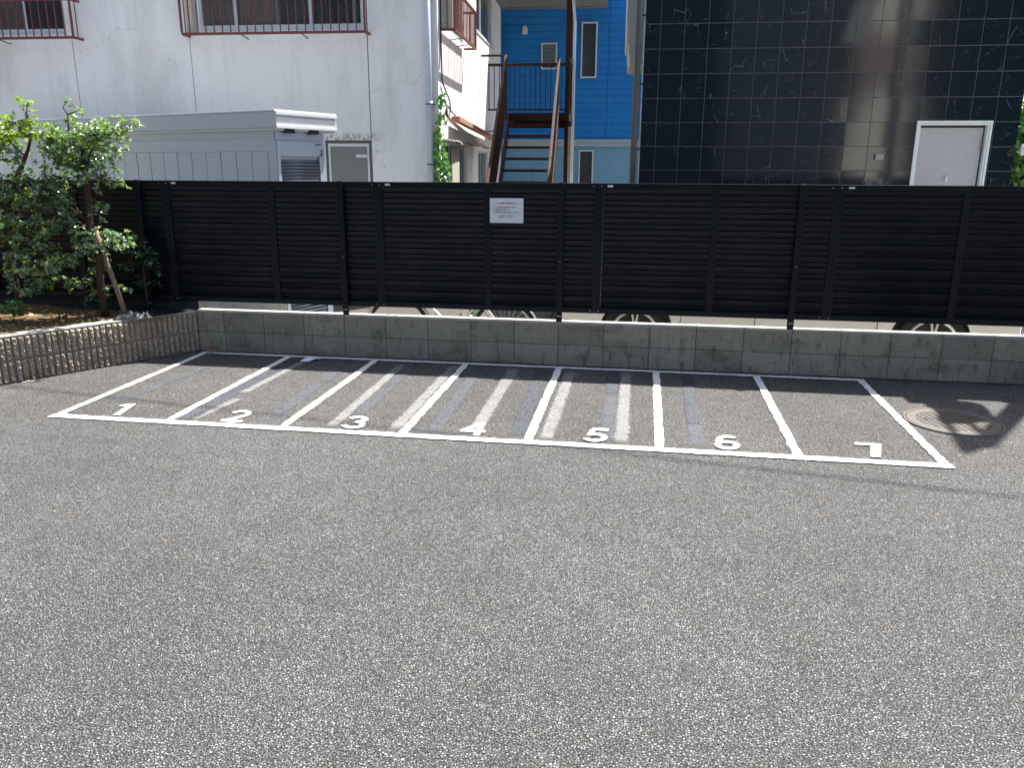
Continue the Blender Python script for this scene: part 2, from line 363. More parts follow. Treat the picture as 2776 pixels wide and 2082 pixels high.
tread_m = pm('red_brown_stair_steel', (.075, .020, .014), .6, 0, .25, 6, .15, 80, .18, dirt=(.04,.015,.01,.6), dscale=5)
cream = pm('cream_panel', (.52, .49, .41), .6, 0, .1, dirt=(.25, .2, .14, .35))
glass = m_glass(); curtain_m = pm('grey_brown_curtain', (.55, .49, .45), .9, 0, .15); curtain2 = pm('dark_curtain', (.24, .25, .26), .9, 0, .2)
dark = pm('dark_room', (.02, .022, .024), .9); blackr = pm('black_rubber', (.012, .012, .013), .7)
shed_m = pm('grey_green_steel_cladding', (.52, .545, .53), .5, 0, .05, 2, dirt=(.25, .24, .22, .15), dscale=2)
shed_w = pm('pale_steel_fascia', (.66, .68, .70), .45, 0, .05); shut_m = pm('dark_grey_shutter', (.11, .13, .16), .4, .2, .1)
concrete = pm('plain_concrete', (.30, .29, .27), .9, 0, .15, 3, .4, 60, dirt=(.15, .14, .12, .5)); concrete2 = pm('yard_concrete', (.42, .405, .37), .9, 0, .15, 2, .5, 50, dirt=(.12, .10, .08, .5))
capm = pm('pale_concrete_cap', (.40, .38, .33), .9, 0, .18, 6, .5, 90, dirt=(.16, .15, .12, .5), dscale=5)
bark = m_bark(); bark2 = m_bark('stake_wood', (.13, .09, .065), (.25, .19, .14)); cutw = pm('pale_cut_wood', (.55, .40, .22), .8)
leafA = m_leaf('glossy_dark_leaf', (.075, .135, .085), (.20, .28, .17), .10, (.32, .36, .09))
leafY = m_leaf('yellow_green_leaf', (.10, .19, .02), (.22, .30, .03), .2, (.34, .36, .05))
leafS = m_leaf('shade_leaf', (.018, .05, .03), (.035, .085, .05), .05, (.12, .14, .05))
leafV = m_leaf('ivy_leaf', (.04, .13, .02), (.11, .25, .04), .1, (.25, .38, .08))
leafB = m_leaf('dry_leaf', (.16, .08, .035), (.42, .27, .13), .2, (.55, .42, .24))
Mman = m_manhole(); soil_m = m_soil()

# ================================================================ GROUND
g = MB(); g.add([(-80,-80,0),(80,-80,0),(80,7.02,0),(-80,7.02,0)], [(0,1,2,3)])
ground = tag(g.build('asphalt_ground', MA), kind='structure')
g = MB(); g.add([(-80,7.05,-.14),(80,7.05,-.14),(80,150,-.14),(-80,150,-.14)], [(0,1,2,3)])
tag(g.build('yard_ground', concrete2), kind='structure')

g = MB(); g.add([(-5.5,7.6,-.132),(.8,7.6,-.132),(.8,11.6,-.132),(-5.5,11.3,-.132)], [(0,1,2,3)])
tag(g.build('dark_ground_patch', pm('dark_brown_ground',(.05,.042,.033),.95,0,.3,12,.8,40)), kind='structure')  # flat dark brown sheet over the yard, darker than the concrete around it

def rag(x0, y0, x1, y1, wd, z, name, mat, j=.0045, step=.03):
    """painted strip along a segment with slightly ragged edges"""
    a = Vector((x0,y0,0)); b = Vector((x1,y1,0)); L = (b-a).length; d = (b-a)/L; nn = Vector((-d.y, d.x, 0)); n = max(2, int(L/step))
    mb = MB(); vs = []; uvs = []
    for i in range(n+1):
        p = a+d*L*i/n
        wl = wd/2+random.uniform(-j, j)+.006*noise.noise(p*6); wr = wd/2+random.uniform(-j, j)+.006*noise.noise(p*6+Vector((9,0,0)))
        vs += [p-nn*wl+Vector((0,0,z)), p+nn*wr+Vector((0,0,z))]
    fs = [(2*i, 2*i+2, 2*i+3, 2*i+1) for i in range(n)]; uv = [[(0,i/n),(0,(i+1)/n),(1,(i+1)/n),(1,i/n)] for i in range(n)]
    return mb.add(vs, fs, uv).build(name, mat, ground)
BX = [-4.05+.845*i for i in range(8)]
rag(BX[0]-.04, 4.86, BX[7]+.04, 4.855, .076, .008, 'bay_line', MP)
rag(BX[0]-.04, 6.895, BX[7]+.04, 6.885, .062, .008, 'bay_line', MP)
for i, x in enumerate(BX): rag(x, 4.911, x+(.004 if i else .0), 6.862, .058, .008, 'bay_line', MP)
# digits -----------------------------------------------------------
def arc(cx, cy, rx, ry, a0, a1, n=14): return [(cx+rx*cos(R(a0+(a1-a0)*i/n)), cy+ry*sin(R(a0+(a1-a0)*i/n))) for i in range(n+1)]
def strip(mb, pts, wx, z, ox, oy):
    P = [Vector((x, y, 0)) for x, y in pts]; vs = []
    for i, p in enumerate(P):
        d = (P[min(i+1, len(P)-1)]-P[max(i-1, 0)]).normalized(); n_ = Vector((-d.y, d.x, 0)); h = wx/2*(1+random.uniform(-.05, .05))
        vs += [(ox+(p-n_*h).x, oy+(p-n_*h).y, z), (ox+(p+n_*h).x, oy+(p+n_*h).y, z)]
    mb.add(vs, [(2*i, 2*i+2, 2*i+3, 2*i+1) for i in range(len(P)-1)])
DG = {'1': [[(.095,0),(.095,.16),(.095,.268)]], '2': [arc(.093,.185,.068,.058,170,-30)+[(.10,.085),(.03,.024)], [(.006,.02),(.185,.02)]],
 '3': [arc(.085,.197,.066,.050,165,-80,12), arc(.085,.083,.075,.060,92,-165,16)], '5': [[(.042,.12),(.055,.238)], [(.048,.252),(.175,.252)], arc(.09,.087,.072,.062,135,-160,18)],
 '6': [arc(.098,.085,.070,.062,-178,182,26), [(.032,.10),(.036,.155)]+arc(.106,.165,.068,.082,165,45,10)]}
centers = [-3.665, -2.775, -1.895, -1.065, -.235, .605, 1.47]
for i, cx in enumerate(centers):
    d = str(i+1); mb = MB(); z = .009; ox = cx-.095; oy = 4.93
    if d == '7':
        mb.add([(ox+.0,oy+.225,z),(ox+.115,oy+.222,z),(ox+.118,oy+.015,z),(ox+.185,oy+.013,z),(ox+.188,oy+.262,z),(ox+.0,oy+.268,z)], [(0,1,5),(1,4,5),(1,2,3,4)])
    elif d == '4':
        mb.add([(ox+.0,oy+.105,z),(ox+.12,oy+.265,z),(ox+.12,oy+.195,z),(ox+.07,oy+.115,z),(ox+.12,oy+.115,z),(ox+.165,oy+.275,z),(ox+.165,oy+.115,z),(ox+.195,oy+.115,z),(ox+.195,oy+.068,z),(ox+.0,oy+.062,z),(ox+.115,oy+.066,z),(ox+.115,oy-.0,z),(ox+.165,oy-.0,z),(ox+.165,oy+.068,z)],
               [(0,3,2,1),(0,9,10,4,3),(1,2,4,6,5),(10,13,6,4),(6,13,8,7),(10,11,12,13)])
    elif d == '1':
        strip(mb, [(.105,0),(.103,.1),(.10,.262)], .056, z, ox, oy+.01); mb.add([(ox+.073,oy+.272,z+.001),(ox+.076,oy+.225,z+.001),(ox+.02,oy+.200,z+.001),(ox+.012,oy+.228,z+.001)], [(0,3,2,1)])
    else:
        for j, st in enumerate(DG[d]): strip(mb, st, .046, z+.0012*j, ox, oy)
    sh_ = [-.20, -.12, -.10, -.04, .05, .08, .28][i]; mb.v = [(cx+(x-cx)*.86+sh_*(y-oy-.13), oy-.005+(y-oy)*1.05, zz) for x, y, zz in mb.v]
    o = mb.build('bay_number', MP, ground); o['label'] = 'painted white number %s on the asphalt' % d
# erased and blacked-out older lines ----------------------------------
bw = m_band('scuffed_white_paint', (.37, .365, .36), .66); bd = m_band('blacked_out_line', (.016, .026, .050), .90); bl = m_band('worn_grey_band', (.052, .064, .086), .82)
BN = [(bl,-3.76,6.40,-3.85,5.24,.15,0),(bd,-3.10,6.80,-3.12,4.95,.17,0),(bl,-3.1,5.5,-3.13,4.93,.20,1),(bw,-2.985,6.80,-3.035,5.62,.11,1),(bw,-3.0,5.50,-3.07,4.95,.14,1),
 (bl,-2.57,6.70,-2.54,4.95,.19,0),(bw,-2.075,6.84,-2.04,4.93,.12,1),(bl,-1.975,6.84,-1.95,5.2,.16,0),(bw,-1.60,6.84,-1.60,4.92,.13,0),(bl,-1.37,6.84,-1.325,4.93,.17,0),
 (bw,-1.06,6.84,-1.05,5.0,.15,0),(bd,-.80,6.84,-.755,4.93,.18,0),(bw,-.555,6.84,-.56,4.92,.14,0),(bl,-.19,6.84,-.16,4.95,.17,0),(bd,-.185,6.84,-.17,6.1,.15,1),(bw,-.075,6.84,-.068,4.93,.14,1),(bl,.44,6.84,.417,4.93,.16,0),(bd,.44,6.84,.417,5.4,.14,1)]
for m_, x0, y0, x1, y1, wd, lv in BN: rag(x0, y0, x1, y1, wd*.86, .003+.0025*lv, 'worn_line_mark', m_, 0)

# ================================================================ BLOCK WALL
root = empty('block_wall', (0,7,0), 0, 'low stained grey concrete block wall running under the black fence', 'wall')
mb = MB(); X0 = -3.8907
for c in range(2):
    z0 = .0+c*.192; z1 = z0+.187
    k = -1
    while X0+.4*k < 6.2:
        xa = X0+.4*k+.003; xb = xa+.394
        if xa < -4.16: xa = -4.16
        mb.box(xa, xb, 0+random.uniform(-.0008,.0008), .1, z0, z1)
        k += 1
mb.build('blocks', MBLK, root, bevel=.003)
mb = MB(); mb.box(-4.16, 6.2, .004, .096, .0, .378); mb.build('mortar_joint', pm('dark_mortar', (.10,.10,.085), .95), root)
mb = MB(); k = -1
while X0+.4*k < 6.2:
    xa = max(X0+.4*k+.0015, -4.16); mb.box(xa, X0+.4*k+.3985, -.002, .103, .3785, .3975); k += 1
mb.build('coping', capm, root, bevel=.002)

# ================================================================ PLANTER WALL (split rib)
pd = Vector((-.913, -1.457, 0)).normalized(); pn = Vector((.847, -.531, 0)).normalized(); PC = Vector((-4.165, 7.0, 0)); PL = 3.2
root = empty('planter_wall', PC, 0, 'low planter wall of rough split rib blocks beside the asphalt', 'wall')
mb = MB()
def pw(s, n, z): q = pd*s+pn*n; return (q.x, q.y, z)
nr = int(PL/.05)
for i in range(nr):
    for (z0, z1) in ((.0, .182), (.190, .372)):
        s0 = i*.05+.003+random.uniform(-.001,.001); s1 = s0+.041; na, nz = 5, 14; lean = random.uniform(-.004, .004)
        vs = []; rough = 1.0
        for a in range(na+1):
            for b in range(nz+1):
                s = s0+(s1-s0)*a/na; z = z0+(z1-z0)*b/nz
                edge = min(a, na-a, 1)*min(b, nz-b, 1)
                h = 0.0 if edge == 0 else .014+.016*noise.noise(Vector((s*60, z*55, i*3.1)))+.008*noise.noise(Vector((s*130, z*120, i)))+lean+random.uniform(-.003,.003)
                vs.append(pw(s+(random.uniform(-.002,.002) if edge else 0), h, z))
        fs = [(a*(nz+1)+b, a*(nz+1)+b+1, (a+1)*(nz+1)+b+1, (a+1)*(nz+1)+b) for a in range(na) for b in range(nz)]
        mb.add(vs, fs)
        # side walls of the rib back to the groove
        for a in (0, na):
            vv = []
            for b in (0, nz): vv.append(vs[a*(nz+1)+b]); q = Vector(vs[a*(nz+1)+b])-pn*.014; vv.append(tuple(q))
            mb.add(vv, [(0,1,3,2)])
mb.build('ribbed_blocks', MRIB, root)
mb = MB(); mb.add([pw(0,-.011,0),pw(PL,-.011,0),pw(PL,-.12,0),pw(0,-.12,0),pw(0,-.011,.374),pw(PL,-.011,.374),pw(PL,-.12,.374),pw(0,-.12,.374)], [(0,1,5,4),(1,2,6,5),(2,3,7,6),(3,0,4,7),(4,5,6,7)])
mb.build('wall_core', MRIB, root)
mb = MB(); mb.add([pw(-.0,.004,.376),pw(PL,.004,.376),pw(PL,-.118,.376),pw(-.0,-.118,.376),pw(-.0,.004,.392),pw(PL,.004,.392),pw(PL,-.118,.392),pw(-.0,-.118,.392)], [(0,1,5,4),(1,2,6,5),(2,3,7,6),(3,0,4,7),(4,5,6,7),(3,2,1,0)])
mb.build('coping', capm, root, bevel=.003)
mb = MB(); mb.box(-4.0,.0,.056,.16,-.2,.60); mb.build('rear_kerb', pm('dark_damp_concrete',(.035,.035,.032),.9), root)
# soil bed
mb = MB(); nx, ny = 60, 46; vs = []
for i in range(nx+1):
    for j in range(ny+1):
        y = 3.9+(7.0-3.9)*j/ny; xr = PC.x+pd.x/pd.y*(y-7.0)-.10; x = xr-(xr+9.0)*(i/nx)**1.4
        vs.append((x, y, .365+.03*noise.noise(Vector((x*2.2, y*2.2, 0)))+.012*noise.noise(Vector((x*11, y*11, 3)))+(.05*(i/nx))))
mb.add(vs, [(i*(ny+1)+j, i*(ny+1)+j+1, (i+1)*(ny+1)+j+1, (i+1)*(ny+1)+j) for i in range(nx) for j in range(ny)])
tag(mb.build('garden_soil', soil_m, smooth=True), kind='structure')

def leafquad(mb, p, d, n_, L, W):
    """folded pointed-oval leaf: p base, d direction, n_ normal"""
    d = d.normalized(); s = d.cross(n_).normalized(); n_ = s.cross(d).normalized()
    vs = [p, p+d*L*.35+s*W*.5+n_*W*.12, p+d*L*.75+s*W*.42+n_*W*.10, p+d*L*1.0-n_*L*.05, p+d*L*.75-s*W*.42+n_*W*.10, p+d*L*.35-s*W*.5+n_*W*.12, p+d*L*.5-n_*0]
    mb.add(vs, [(0,6,1),(1,6,2),(2,6,3),(3,6,4),(4,6,5),(5,6,0)])
def rnd3(): 
    while True:
        v = Vector((random.uniform(-1,1), random.uniform(-1,1), random.uniform(-1,1)))
        if .01 < v.length < 1: return v
# leaf litter
mb = MB()
for i in range(1700):
    y = random.uniform(4.2, 6.95); xr = PC.x+pd.x/pd.y*(y-7.0)-.10; x = xr-random.random()**1.2*2.6
    z = .375+.03*noise.noise(Vector((x*2.2, y*2.2, 0)))+random.uniform(0,.018); a = random.uniform(0, 2*pi)
    leafquad(mb, Vector((x,y,z)), Vector((cos(a), sin(a), random.uniform(-.25,.35))), Vector((random.uniform(-.5,.5), random.uniform(-.5,.5), 1)), random.uniform(.025,.055), random.uniform(.012,.024))
tag(mb.build('leaf_litter', leafB), 'brown dry leaves scattered over the planter soil', 'leaf litter', kind='stuff')

# ================================================================ TREES
def whorl(mb, p, axis, n, L, W):
    axis = axis.normalized(); t = axis.orthogonal().normalized(); b = axis.cross(t); a0 = random.uniform(0, 6.28)
    for i in range(n):
        a = a0+2*pi*i/n+random.uniform(-.35,.35); out = t*cos(a)+b*sin(a); d = out+axis*random.uniform(.15,.9)
        l = L*random.uniform(.65, 1.15)
        leafquad(mb, p+axis*random.uniform(-.012,.012), d, axis*1.0-out*.4+rnd3()*.5, l, W*l/L)
def clump(leaf_mbs, twigs, base, c, rx, rz, ry, dens, L=.042, W=.019, pick=None):
    """fill an ellipsoid with leaf whorls, twigs run to its centre"""
    n = max(4, int(dens*rx*rz*ry**.5*8200))
    hub = Vector(c)
    for i in range(n):
        v = rnd3(); p = hub+Vector((v.x*rx, v.y*ry, v.z*rz))
        ax = (v*.7+Vector((0,0,.8))+rnd3()*.5)
        mb = leaf_mbs[pick(p)] if pick else leaf_mbs[0]
        if noise.noise(p*9) < -.18: continue
        whorl(mb, p, ax, random.randint(5, 8), L, W)
        if random.random() < .5: twigs.tube([hub+(p-hub)*.1+rnd3()*.01, (hub+p)/2+rnd3()*.012, p], [.0028, .002, .0014], 5, False)
def tree(name, label, cat, trunk, limbs, clumps, loc_y, barkm, leafm, leaf2=None, ypick=None, dens=1.5, cut=None, L=.042, sp=1.0):
    root = empty(name, trunk[0][0], 0, label, cat); o0 = Vector(trunk[0][0])
    tb = MB(); P = [Vector(p)-o0 for p, r_ in trunk]; tb.tube(P, [r_ for p, r_ in trunk], 12)
    t = tb.build('trunk', barkm, root, smooth=True)
    if cut:
        cb = MB(); e = P[-1]; cb.tube([e-Vector((0,0,.004)), e+Vector((.0,0,.006))], trunk[-1][1]*.96, 12); cb.build('cut_end', cutw, t)
    bb = MB(); mbs = [MB(), MB()]
    for lb in limbs: bb.tube([Vector(p)-o0 for p in lb[0]], lb[1], 7)
    for (x, z, rx, rz) in clumps:
        y = loc_y+random.uniform(-.12,.12); c = Vector((x,y,z))-o0
        clump(mbs, bb, None, c, rx*sp, rz*sp, max(.05, min(.25, rx)), dens, L=L*.84, W=L*.44, pick=ypick and (lambda p: ypick(p+o0)))
        # limb from nearest trunk / limb node
        nodes = [p for p in P]+[Vector(q)-o0 for lb in limbs for q in lb[0]]
        q = min(nodes, key=lambda n_: (n_-c).length+max(0, n_.z-c.z)*.6)
        mid = (q+c)/2+rnd3()*.03
        bb.tube([q, mid, c], [.006, .0045, .003], 6)
    bb.build('branches', barkm, root, smooth=True)
    mbs[0].build('crown', leafm, root)
    if mbs[1].v: mbs[1].build('young_leaves', leaf2, root)
    return root
def p3(x, z, y): return (x, y, z)
A = [(-4.87,1.92,.37,.18),(-4.62,1.98,.20,.10),(-5.05,1.78,.20,.14),(-4.45,2.05,.15,.07),(-4.3,1.95,.05,.04),(-4.64,1.62,.16,.13),(-4.52,1.54,.06,.03),(-4.94,2.25,.04,.02),(-4.93,2.16,.05,.04),(-4.77,2.17,.03,.05),(-5.16,1.47,.22,.1),(-5.06,1.38,.14,.08),(-5.0,1.28,.13,.11),(-4.78,1.05,.22,.10),(-4.56,1.05,.07,.05),(-5.05,.7,.09,.06),(-4.91,.72,.07,.07),(-4.8,.6,.07,.05),(-4.65,.62,.04,.05),(-4.85,1.72,.16,.10),(-5.12,1.62,.16,.10),(-4.68,1.33,.10,.07),(-4.95,1.12,.14,.08),(-5.0,.92,.14,.07),(-4.86,.85,.10,.06),(-5.05,1.95,.14,.10),(-4.66,1.12,.12,.07)]
tree('stunted_tree', 'small pruned evergreen tree with a sawn off trunk top in the planter', 'tree',
     [((-4.835,6.6,.36),.036),((-4.845,6.6,.7),.033),((-4.815,6.6,.92),.033),((-4.885,6.6,1.12),.035),((-4.855,6.6,1.37),.030),((-4.85,6.6,1.65),.024),((-4.842,6.6,1.885),.020)],
     [([p3(-4.88,1.25,6.6), p3(-4.93,1.28,6.58), p3(-4.99,1.43,6.56), p3(-4.98,1.62,6.55)], [.014,.011,.009,.006]),
      ([p3(-4.85,1.40,6.6), p3(-4.79,1.42,6.58), p3(-4.72,1.50,6.56), p3(-4.62,1.60,6.55)], [.010,.008,.007,.005]),
      ([p3(-4.84,1.65,6.6), p3(-4.78,1.80,6.58), p3(-4.68,1.93,6.56), p3(-4.50,2.0,6.55)], [.012,.009,.007,.005]),
      ([p3(-4.84,1.60,6.6), p3(-4.92,1.78,6.58), p3(-4.95,1.95,6.58), p3(-4.93,2.15,6.58)], [.012,.009,.007,.004]),
      ([p3(-4.86,.66,6.6), p3(-5.0,.60,6.5), p3(-5.15,.68,6.45)], [.009,.007,.005]),
      ([p3(-4.89,1.05,6.6), p3(-5.02,.93,6.5), p3(-5.1,.92,6.45)], [.009,.007,.004])],
     A, 6.55, bark, leafA, leafY, lambda p: 1 if (p.z > 1.85 and random.random() < .16) else 0, dens=.95, cut=True, L=.046, sp=1.15)
Bc = [(-5.15,2.16,.09,.1),(-5.24,2.07,.14,.07),(-5.36,1.97,.12,.06),(-5.13,1.97,.09,.04),(-5.38,1.80,.14,.09),(-5.42,1.59,.11,.08),(-5.47,1.28,.11,.08),(-5.40,1.17,.22,.11),(-5.12,1.17,.09,.05),(-5.28,.96,.11,.05),(-5.13,.89,.24,.1),(-4.95,.99,.04,.04),(-5.56,.78,.09,.05),(-5.29,.82,.11,.07),(-5.06,.66,.04,.04),(-5.6,1.95,.2,.15),(-5.7,1.4,.2,.2),(-5.45,1.45,.14,.10),(-5.5,1.02,.12,.10),(-5.4,.86,.14,.08),(-5.28,1.35,.14,.08),(-5.45,1.9,.12,.1),(-5.2,.72,.16,.07),(-5.4,.66,.14,.06),(-5.15,1.05,.12,.07),(-5.3,1.62,.12,.07)]
tree('leaning_tree', 'leaning evergreen tree with bright yellow green top leaves at the planter edge', 'tree',
     [((-5.62,6.5,.38),.026),((-5.62,6.5,.75),.025),((-5.60,6.5,1.1),.024),((-5.55,6.5,1.4),.023),((-5.46,6.5,1.60),.024),((-5.36,6.48,1.72),.019),((-5.26,6.46,1.86),.014),((-5.20,6.45,1.98),.010)],
     [([p3(-5.6,1.05,6.5), p3(-5.48,1.08,6.45), p3(-5.35,1.15,6.38)], [.011,.008,.005]), ([p3(-5.61,.8,6.5), p3(-5.4,.78,6.4), p3(-5.2,.86,6.36)], [.009,.007,.004]),
      ([p3(-5.61,.6,6.5), p3(-5.45,.64,6.4), p3(-5.25,.62,6.36)], [.007,.005,.003]), ([p3(-5.3,1.8,6.46), p3(-5.38,1.92,6.4), p3(-5.5,1.98,6.35)], [.009,.007,.004]),
      ([p3(-5.2,1.98,6.45), p3(-5.18,2.1,6.4), p3(-5.15,2.22,6.38)], [.008,.005,.003])],
     Bc, 6.36, bark, leafA, leafY, lambda p: 1 if (p.z > 1.9 or random.random() < .05) else 0, dens=1.15, L=.046, sp=1.12)
Cc = [(-4.63,1.04,.08,.08),(-4.65,.87,.11,.09),(-4.54,.93,.08,.07),(-4.47,.81,.07,.09),(-4.69,.66,.08,.06),(-4.47,.66,.05,.04)]
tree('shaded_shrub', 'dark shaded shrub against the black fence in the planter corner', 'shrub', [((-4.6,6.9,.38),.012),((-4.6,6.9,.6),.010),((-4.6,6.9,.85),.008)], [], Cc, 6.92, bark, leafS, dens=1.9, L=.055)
for i, (x, y, z, rx, rz, nm) in enumerate([(-5.44,6.2,.50,.13,.07,'seedling sprouting bright green leaves at the left of the planter bed'), (-5.03,6.25,.45,.05,.04,'tiny seedling near the middle of the planter edge'), (-5.07,6.7,.50,.12,.05,'low seedling in the shade behind the sawn off tree')]):
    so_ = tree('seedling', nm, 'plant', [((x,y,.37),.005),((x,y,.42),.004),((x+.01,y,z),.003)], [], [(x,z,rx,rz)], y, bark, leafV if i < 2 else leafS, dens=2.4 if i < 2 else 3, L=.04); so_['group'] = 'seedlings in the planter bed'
# stake propping the tree
mb = MB(); mb.tube([(0,0,0),(-.115,.02,.395),(-.215,.05,.72)], [.022,.021,.018], 12)
tag(mb.build('wooden_stake', bark2, smooth=True, loc=(-4.585,6.53,.44)), 'slanting wooden stake propping the sawn off tree', 'stake')
# tarp
root_y = []
mb = MB(); nx, ny = 44, 36; vs = []
T0, T1, T2, T3 = Vector((-4.60,6.36,0)), Vector((-4.36,6.52,0)), Vector((-4.215,6.93,0)), Vector((-4.86,6.97,0))
for i in range(nx+1):
    for j in range(ny+1):
        a = i/nx; b = j/ny; q = (T0*(1-a)+T1*a)*(1-b)+(T3*(1-a)+T2*a)*b
        q += Vector((.03*noise.noise(Vector((a*4,b*4,7))), .03*noise.noise(Vector((a*4,b*4,2))), 0)); e = min(a,1-a,b,1-b)
        h = min(1, e*6)*(.018+.026*abs(noise.noise(Vector((a*4.5+.7*b, b*5, 1))))+.03*abs(noise.noise(Vector((a*11, b*8+a*3, 4))))+.014*abs(noise.noise(Vector((a*26,b*22,6)))))
        vs.append((q.x, q.y, .398+h))
mb.add(vs, [(i*(ny+1)+j, (i+1)*(ny+1)+j, (i+1)*(ny+1)+j+1, i*(ny+1)+j+1) for i in range(nx) for j in range(ny)])
tarp_m = pm('navy_plastic_sheet', (.003, .0045, .009), .5, 0, .2, 8, spec=.2)
tag(mb.build('plastic_tarp', tarp_m, smooth=True), 'crumpled dark plastic tarp lying in the planter corner', 'tarp')
# paper, leaf, twig on the asphalt
mb = MB(); mb.add([(-3.02,6.70,.010),(-2.93,6.695,.014),(-2.865,6.83,.012),(-2.965,6.86,.022),(-2.99,6.79,.028),(-2.90,6.77,.022)], [(0,1,5,4),(4,5,2,3)])
so = mb.build('paper_sheet', pm('crumpled_white_paper', (.72, .75, .82), .7)); so.modifiers.new('t', 'SOLIDIFY').thickness = .0015
tag(so, 'folded white paper lying on the asphalt by the back line of bay two', 'paper')
mb = MB(); leafquad(mb, Vector((-4.05,6.93,.02)), Vector((.6,.3,.35)), Vector((-.2,-.3,1)), .13, .05); leafquad(mb, Vector((-4.06,6.90,.012)), Vector((.8,.1,.1)), Vector((0,-.2,1)), .12, .045)
tag(mb.build('dead_leaf', leafB), 'curled dead leaf on the asphalt in the wall corner', 'leaf')
mb = MB(); mb.tube([(-4.95,5.62,.006),(-4.93,5.66,.008),(-4.90,5.70,.008),(-4.84,5.76,.007)], [.004,.004,.003,.002], 6); mb.tube([(-4.93,5.66,.008),(-4.95,5.70,.008)], .003, 5)
tag(mb.build('dry_twig', pm('pale_twig', (.42, .34, .25), .9)), 'pale dry twig lying at the foot of the ribbed planter wall', 'twig')
# scattered small debris
mb = MB()
for i in range(60):
    x = random.uniform(-4.5, 3.0); y = random.uniform(3.0, 6.9) if random.random() < .7 else random.uniform(6.85, 6.98); a = random.uniform(0, 6.28)
    leafquad(mb, Vector((x,y,.008)), Vector((cos(a), sin(a), .15)), Vector((random.uniform(-.3,.3),0,1)), random.uniform(.01,.022), random.uniform(.004,.009))
tag(mb.build('leaf_debris', leafB), 'tiny leaf scraps and grit scattered over the asphalt', 'debris', kind='stuff')

# ================================================================ FENCE
root = empty('louvre_fence', (0,7.0,0), 0, 'long black aluminium louvre fence standing on the low walls', 'fence')
FZ0, FZ1 = .478, 1.592
def louvre(x0, x1, z0, z1):
    mb = MB(); per = .0975; prof = []; z = z1
    while z > z0+.002:
        # two slightly different slats per repeat, each face tips outward at its foot
        prof += [(.034, z-.003), (.0345, z-.006), (.0475, z-.040), (.048, z-.0415), (.036, z-.0470)]
        z -= .049
        prof += [(.0355, z-.001), (.0365, z-.010), (.043, z-.036), (.048, z-.0375), (.0482, z-.0455)]
        z -= .0485
    prof = [(y, max(zz, z0)) for y, zz in prof]
    n = len(prof); vs = [(x0,y,zz) for y,zz in prof]+[(x1,y,zz) for y,zz in prof]; fs = [(i, i+1, n+i+1, n+i) for i in range(n-1)]
    mb.add(vs, fs); mb.add([(x0,.052,z0),(x1,.052,z0),(x1,.052,z1),(x0,.052,z1)], [(0,3,2,1)]); return mb
pj = [-8.2, -6.3, -4.375, -2.327, -.369, 1.575, 3.53, 5.5]
for a, b in zip(pj[:-1], pj[1:]):
    mbf = MB(); mid = (a+b)/2+(.012 if a < -2 else 0)
    mbf.box(a+.0002, b-.0002, .026, .056, FZ1-.042, FZ1-.004); mbf.box(a+.0002, b-.0002, .026, .056, FZ0, FZ0+.045)
    for x in (a+.0002, b-.0382): mbf.box(x, x+.038, .027, .055, FZ0+.0455, FZ1-.0425)
    mbf.box(mid-.03, mid+.03, .0285, .0545, FZ0+.0455, FZ1-.0425)
    pf = mbf.build('panel', frame_m, root, bevel=.0015)
    for xa, xb in ((a+.0395, mid-.0305), (mid+.0305, b-.0395)): louvre(xa, xb, FZ0+.0455, FZ1-.0425).build('slats', fence_m, pf)
    # top capping rail
    cp = MB(); cp.box(a+.002, b-.002, .020, .060, FZ1-.0035, FZ1+.003); cp.build('top_cap', frame_m, pf, bevel=.001)
    for x in (a+.07, ):
        st = MB(); st.box(x, x+.045, .0242, .0256, FZ1-.028, FZ1-.012); st.build('sticker', white_m, pf)
for x in (-6.62, -4.64, -2.668, -.69, 1.285, 3.26):
    mb = MB(); mb.box(x-.026, x+.026, -.008, .0235, .3985, FZ1+.004); mb.box(x-.020, x+.020, -.005, .022, FZ1+.0045, FZ1+.008)
    po = mb.build('post', frame_m, root, bevel=.002)
    mb = MB(); mb.box(x-.018, x+.018, -.0096, -.0084, .447, .452); mb.build('sticker', white_m, po)
    mb = MB(); mb.tube([(x,-.012,.93),(x,-.007,.93)], .0035, 8); mb.build('bolt', alu, po)
for x in (-4.41, -2.36, -.40, 1.54):
    for dx in (-.018, .052):
        for z in (FZ1-.022, FZ0+.022): mb = MB(); mb.tube([(x+dx,.0255,z),(x+dx,.022,z)], .004, 8); mb.build('screw', alu, root)
# notice
root = empty('notice_sign', (-1.1645,7.012,1.36), 0, 'white notice with red heading and small black text on the black fence', 'sign')
mb = MB(); mb.box(-.1475,.1475,-.001,.0015,-.1055,.1055); paper = pm('laminated_paper', (.66, .69, .71), .3, 0, .03, 2); mb.build('sheet', paper, root)
red_t = pm('red_print', (.48, .05, .08), .6); blk_t = pm('black_print', (.05, .06, .09), .6)
text('heading', 'バイク置場・駐輪場において', .0150, red_t, root, (-.096,-.0024,.058), offset=.0002)
for i, s in enumerate(['当マンションの利用者様、駐輪場利用者様、契約者様へ', '車両は所定の位置に、必ず整理して下さい。', 'また、盗難や事故等に、責任は負えません', '（無断駐車は発見次第、撤去処分費用を請求致します）管理者']):
    text('text_line', s, .0082, blk_t, root, (-.121, -.0024, .0265-.0148*i), ext=.0003)
for i, s in enumerate(['ご協力の程よろしくお願い致します。', '駐輪場管理者、オーナー管理会社']):
    text('text_line', s, .0084, blk_t, root, (-.066+(-.008 if i else 0), -.0024, -.043-.0155*i), ext=.0003)

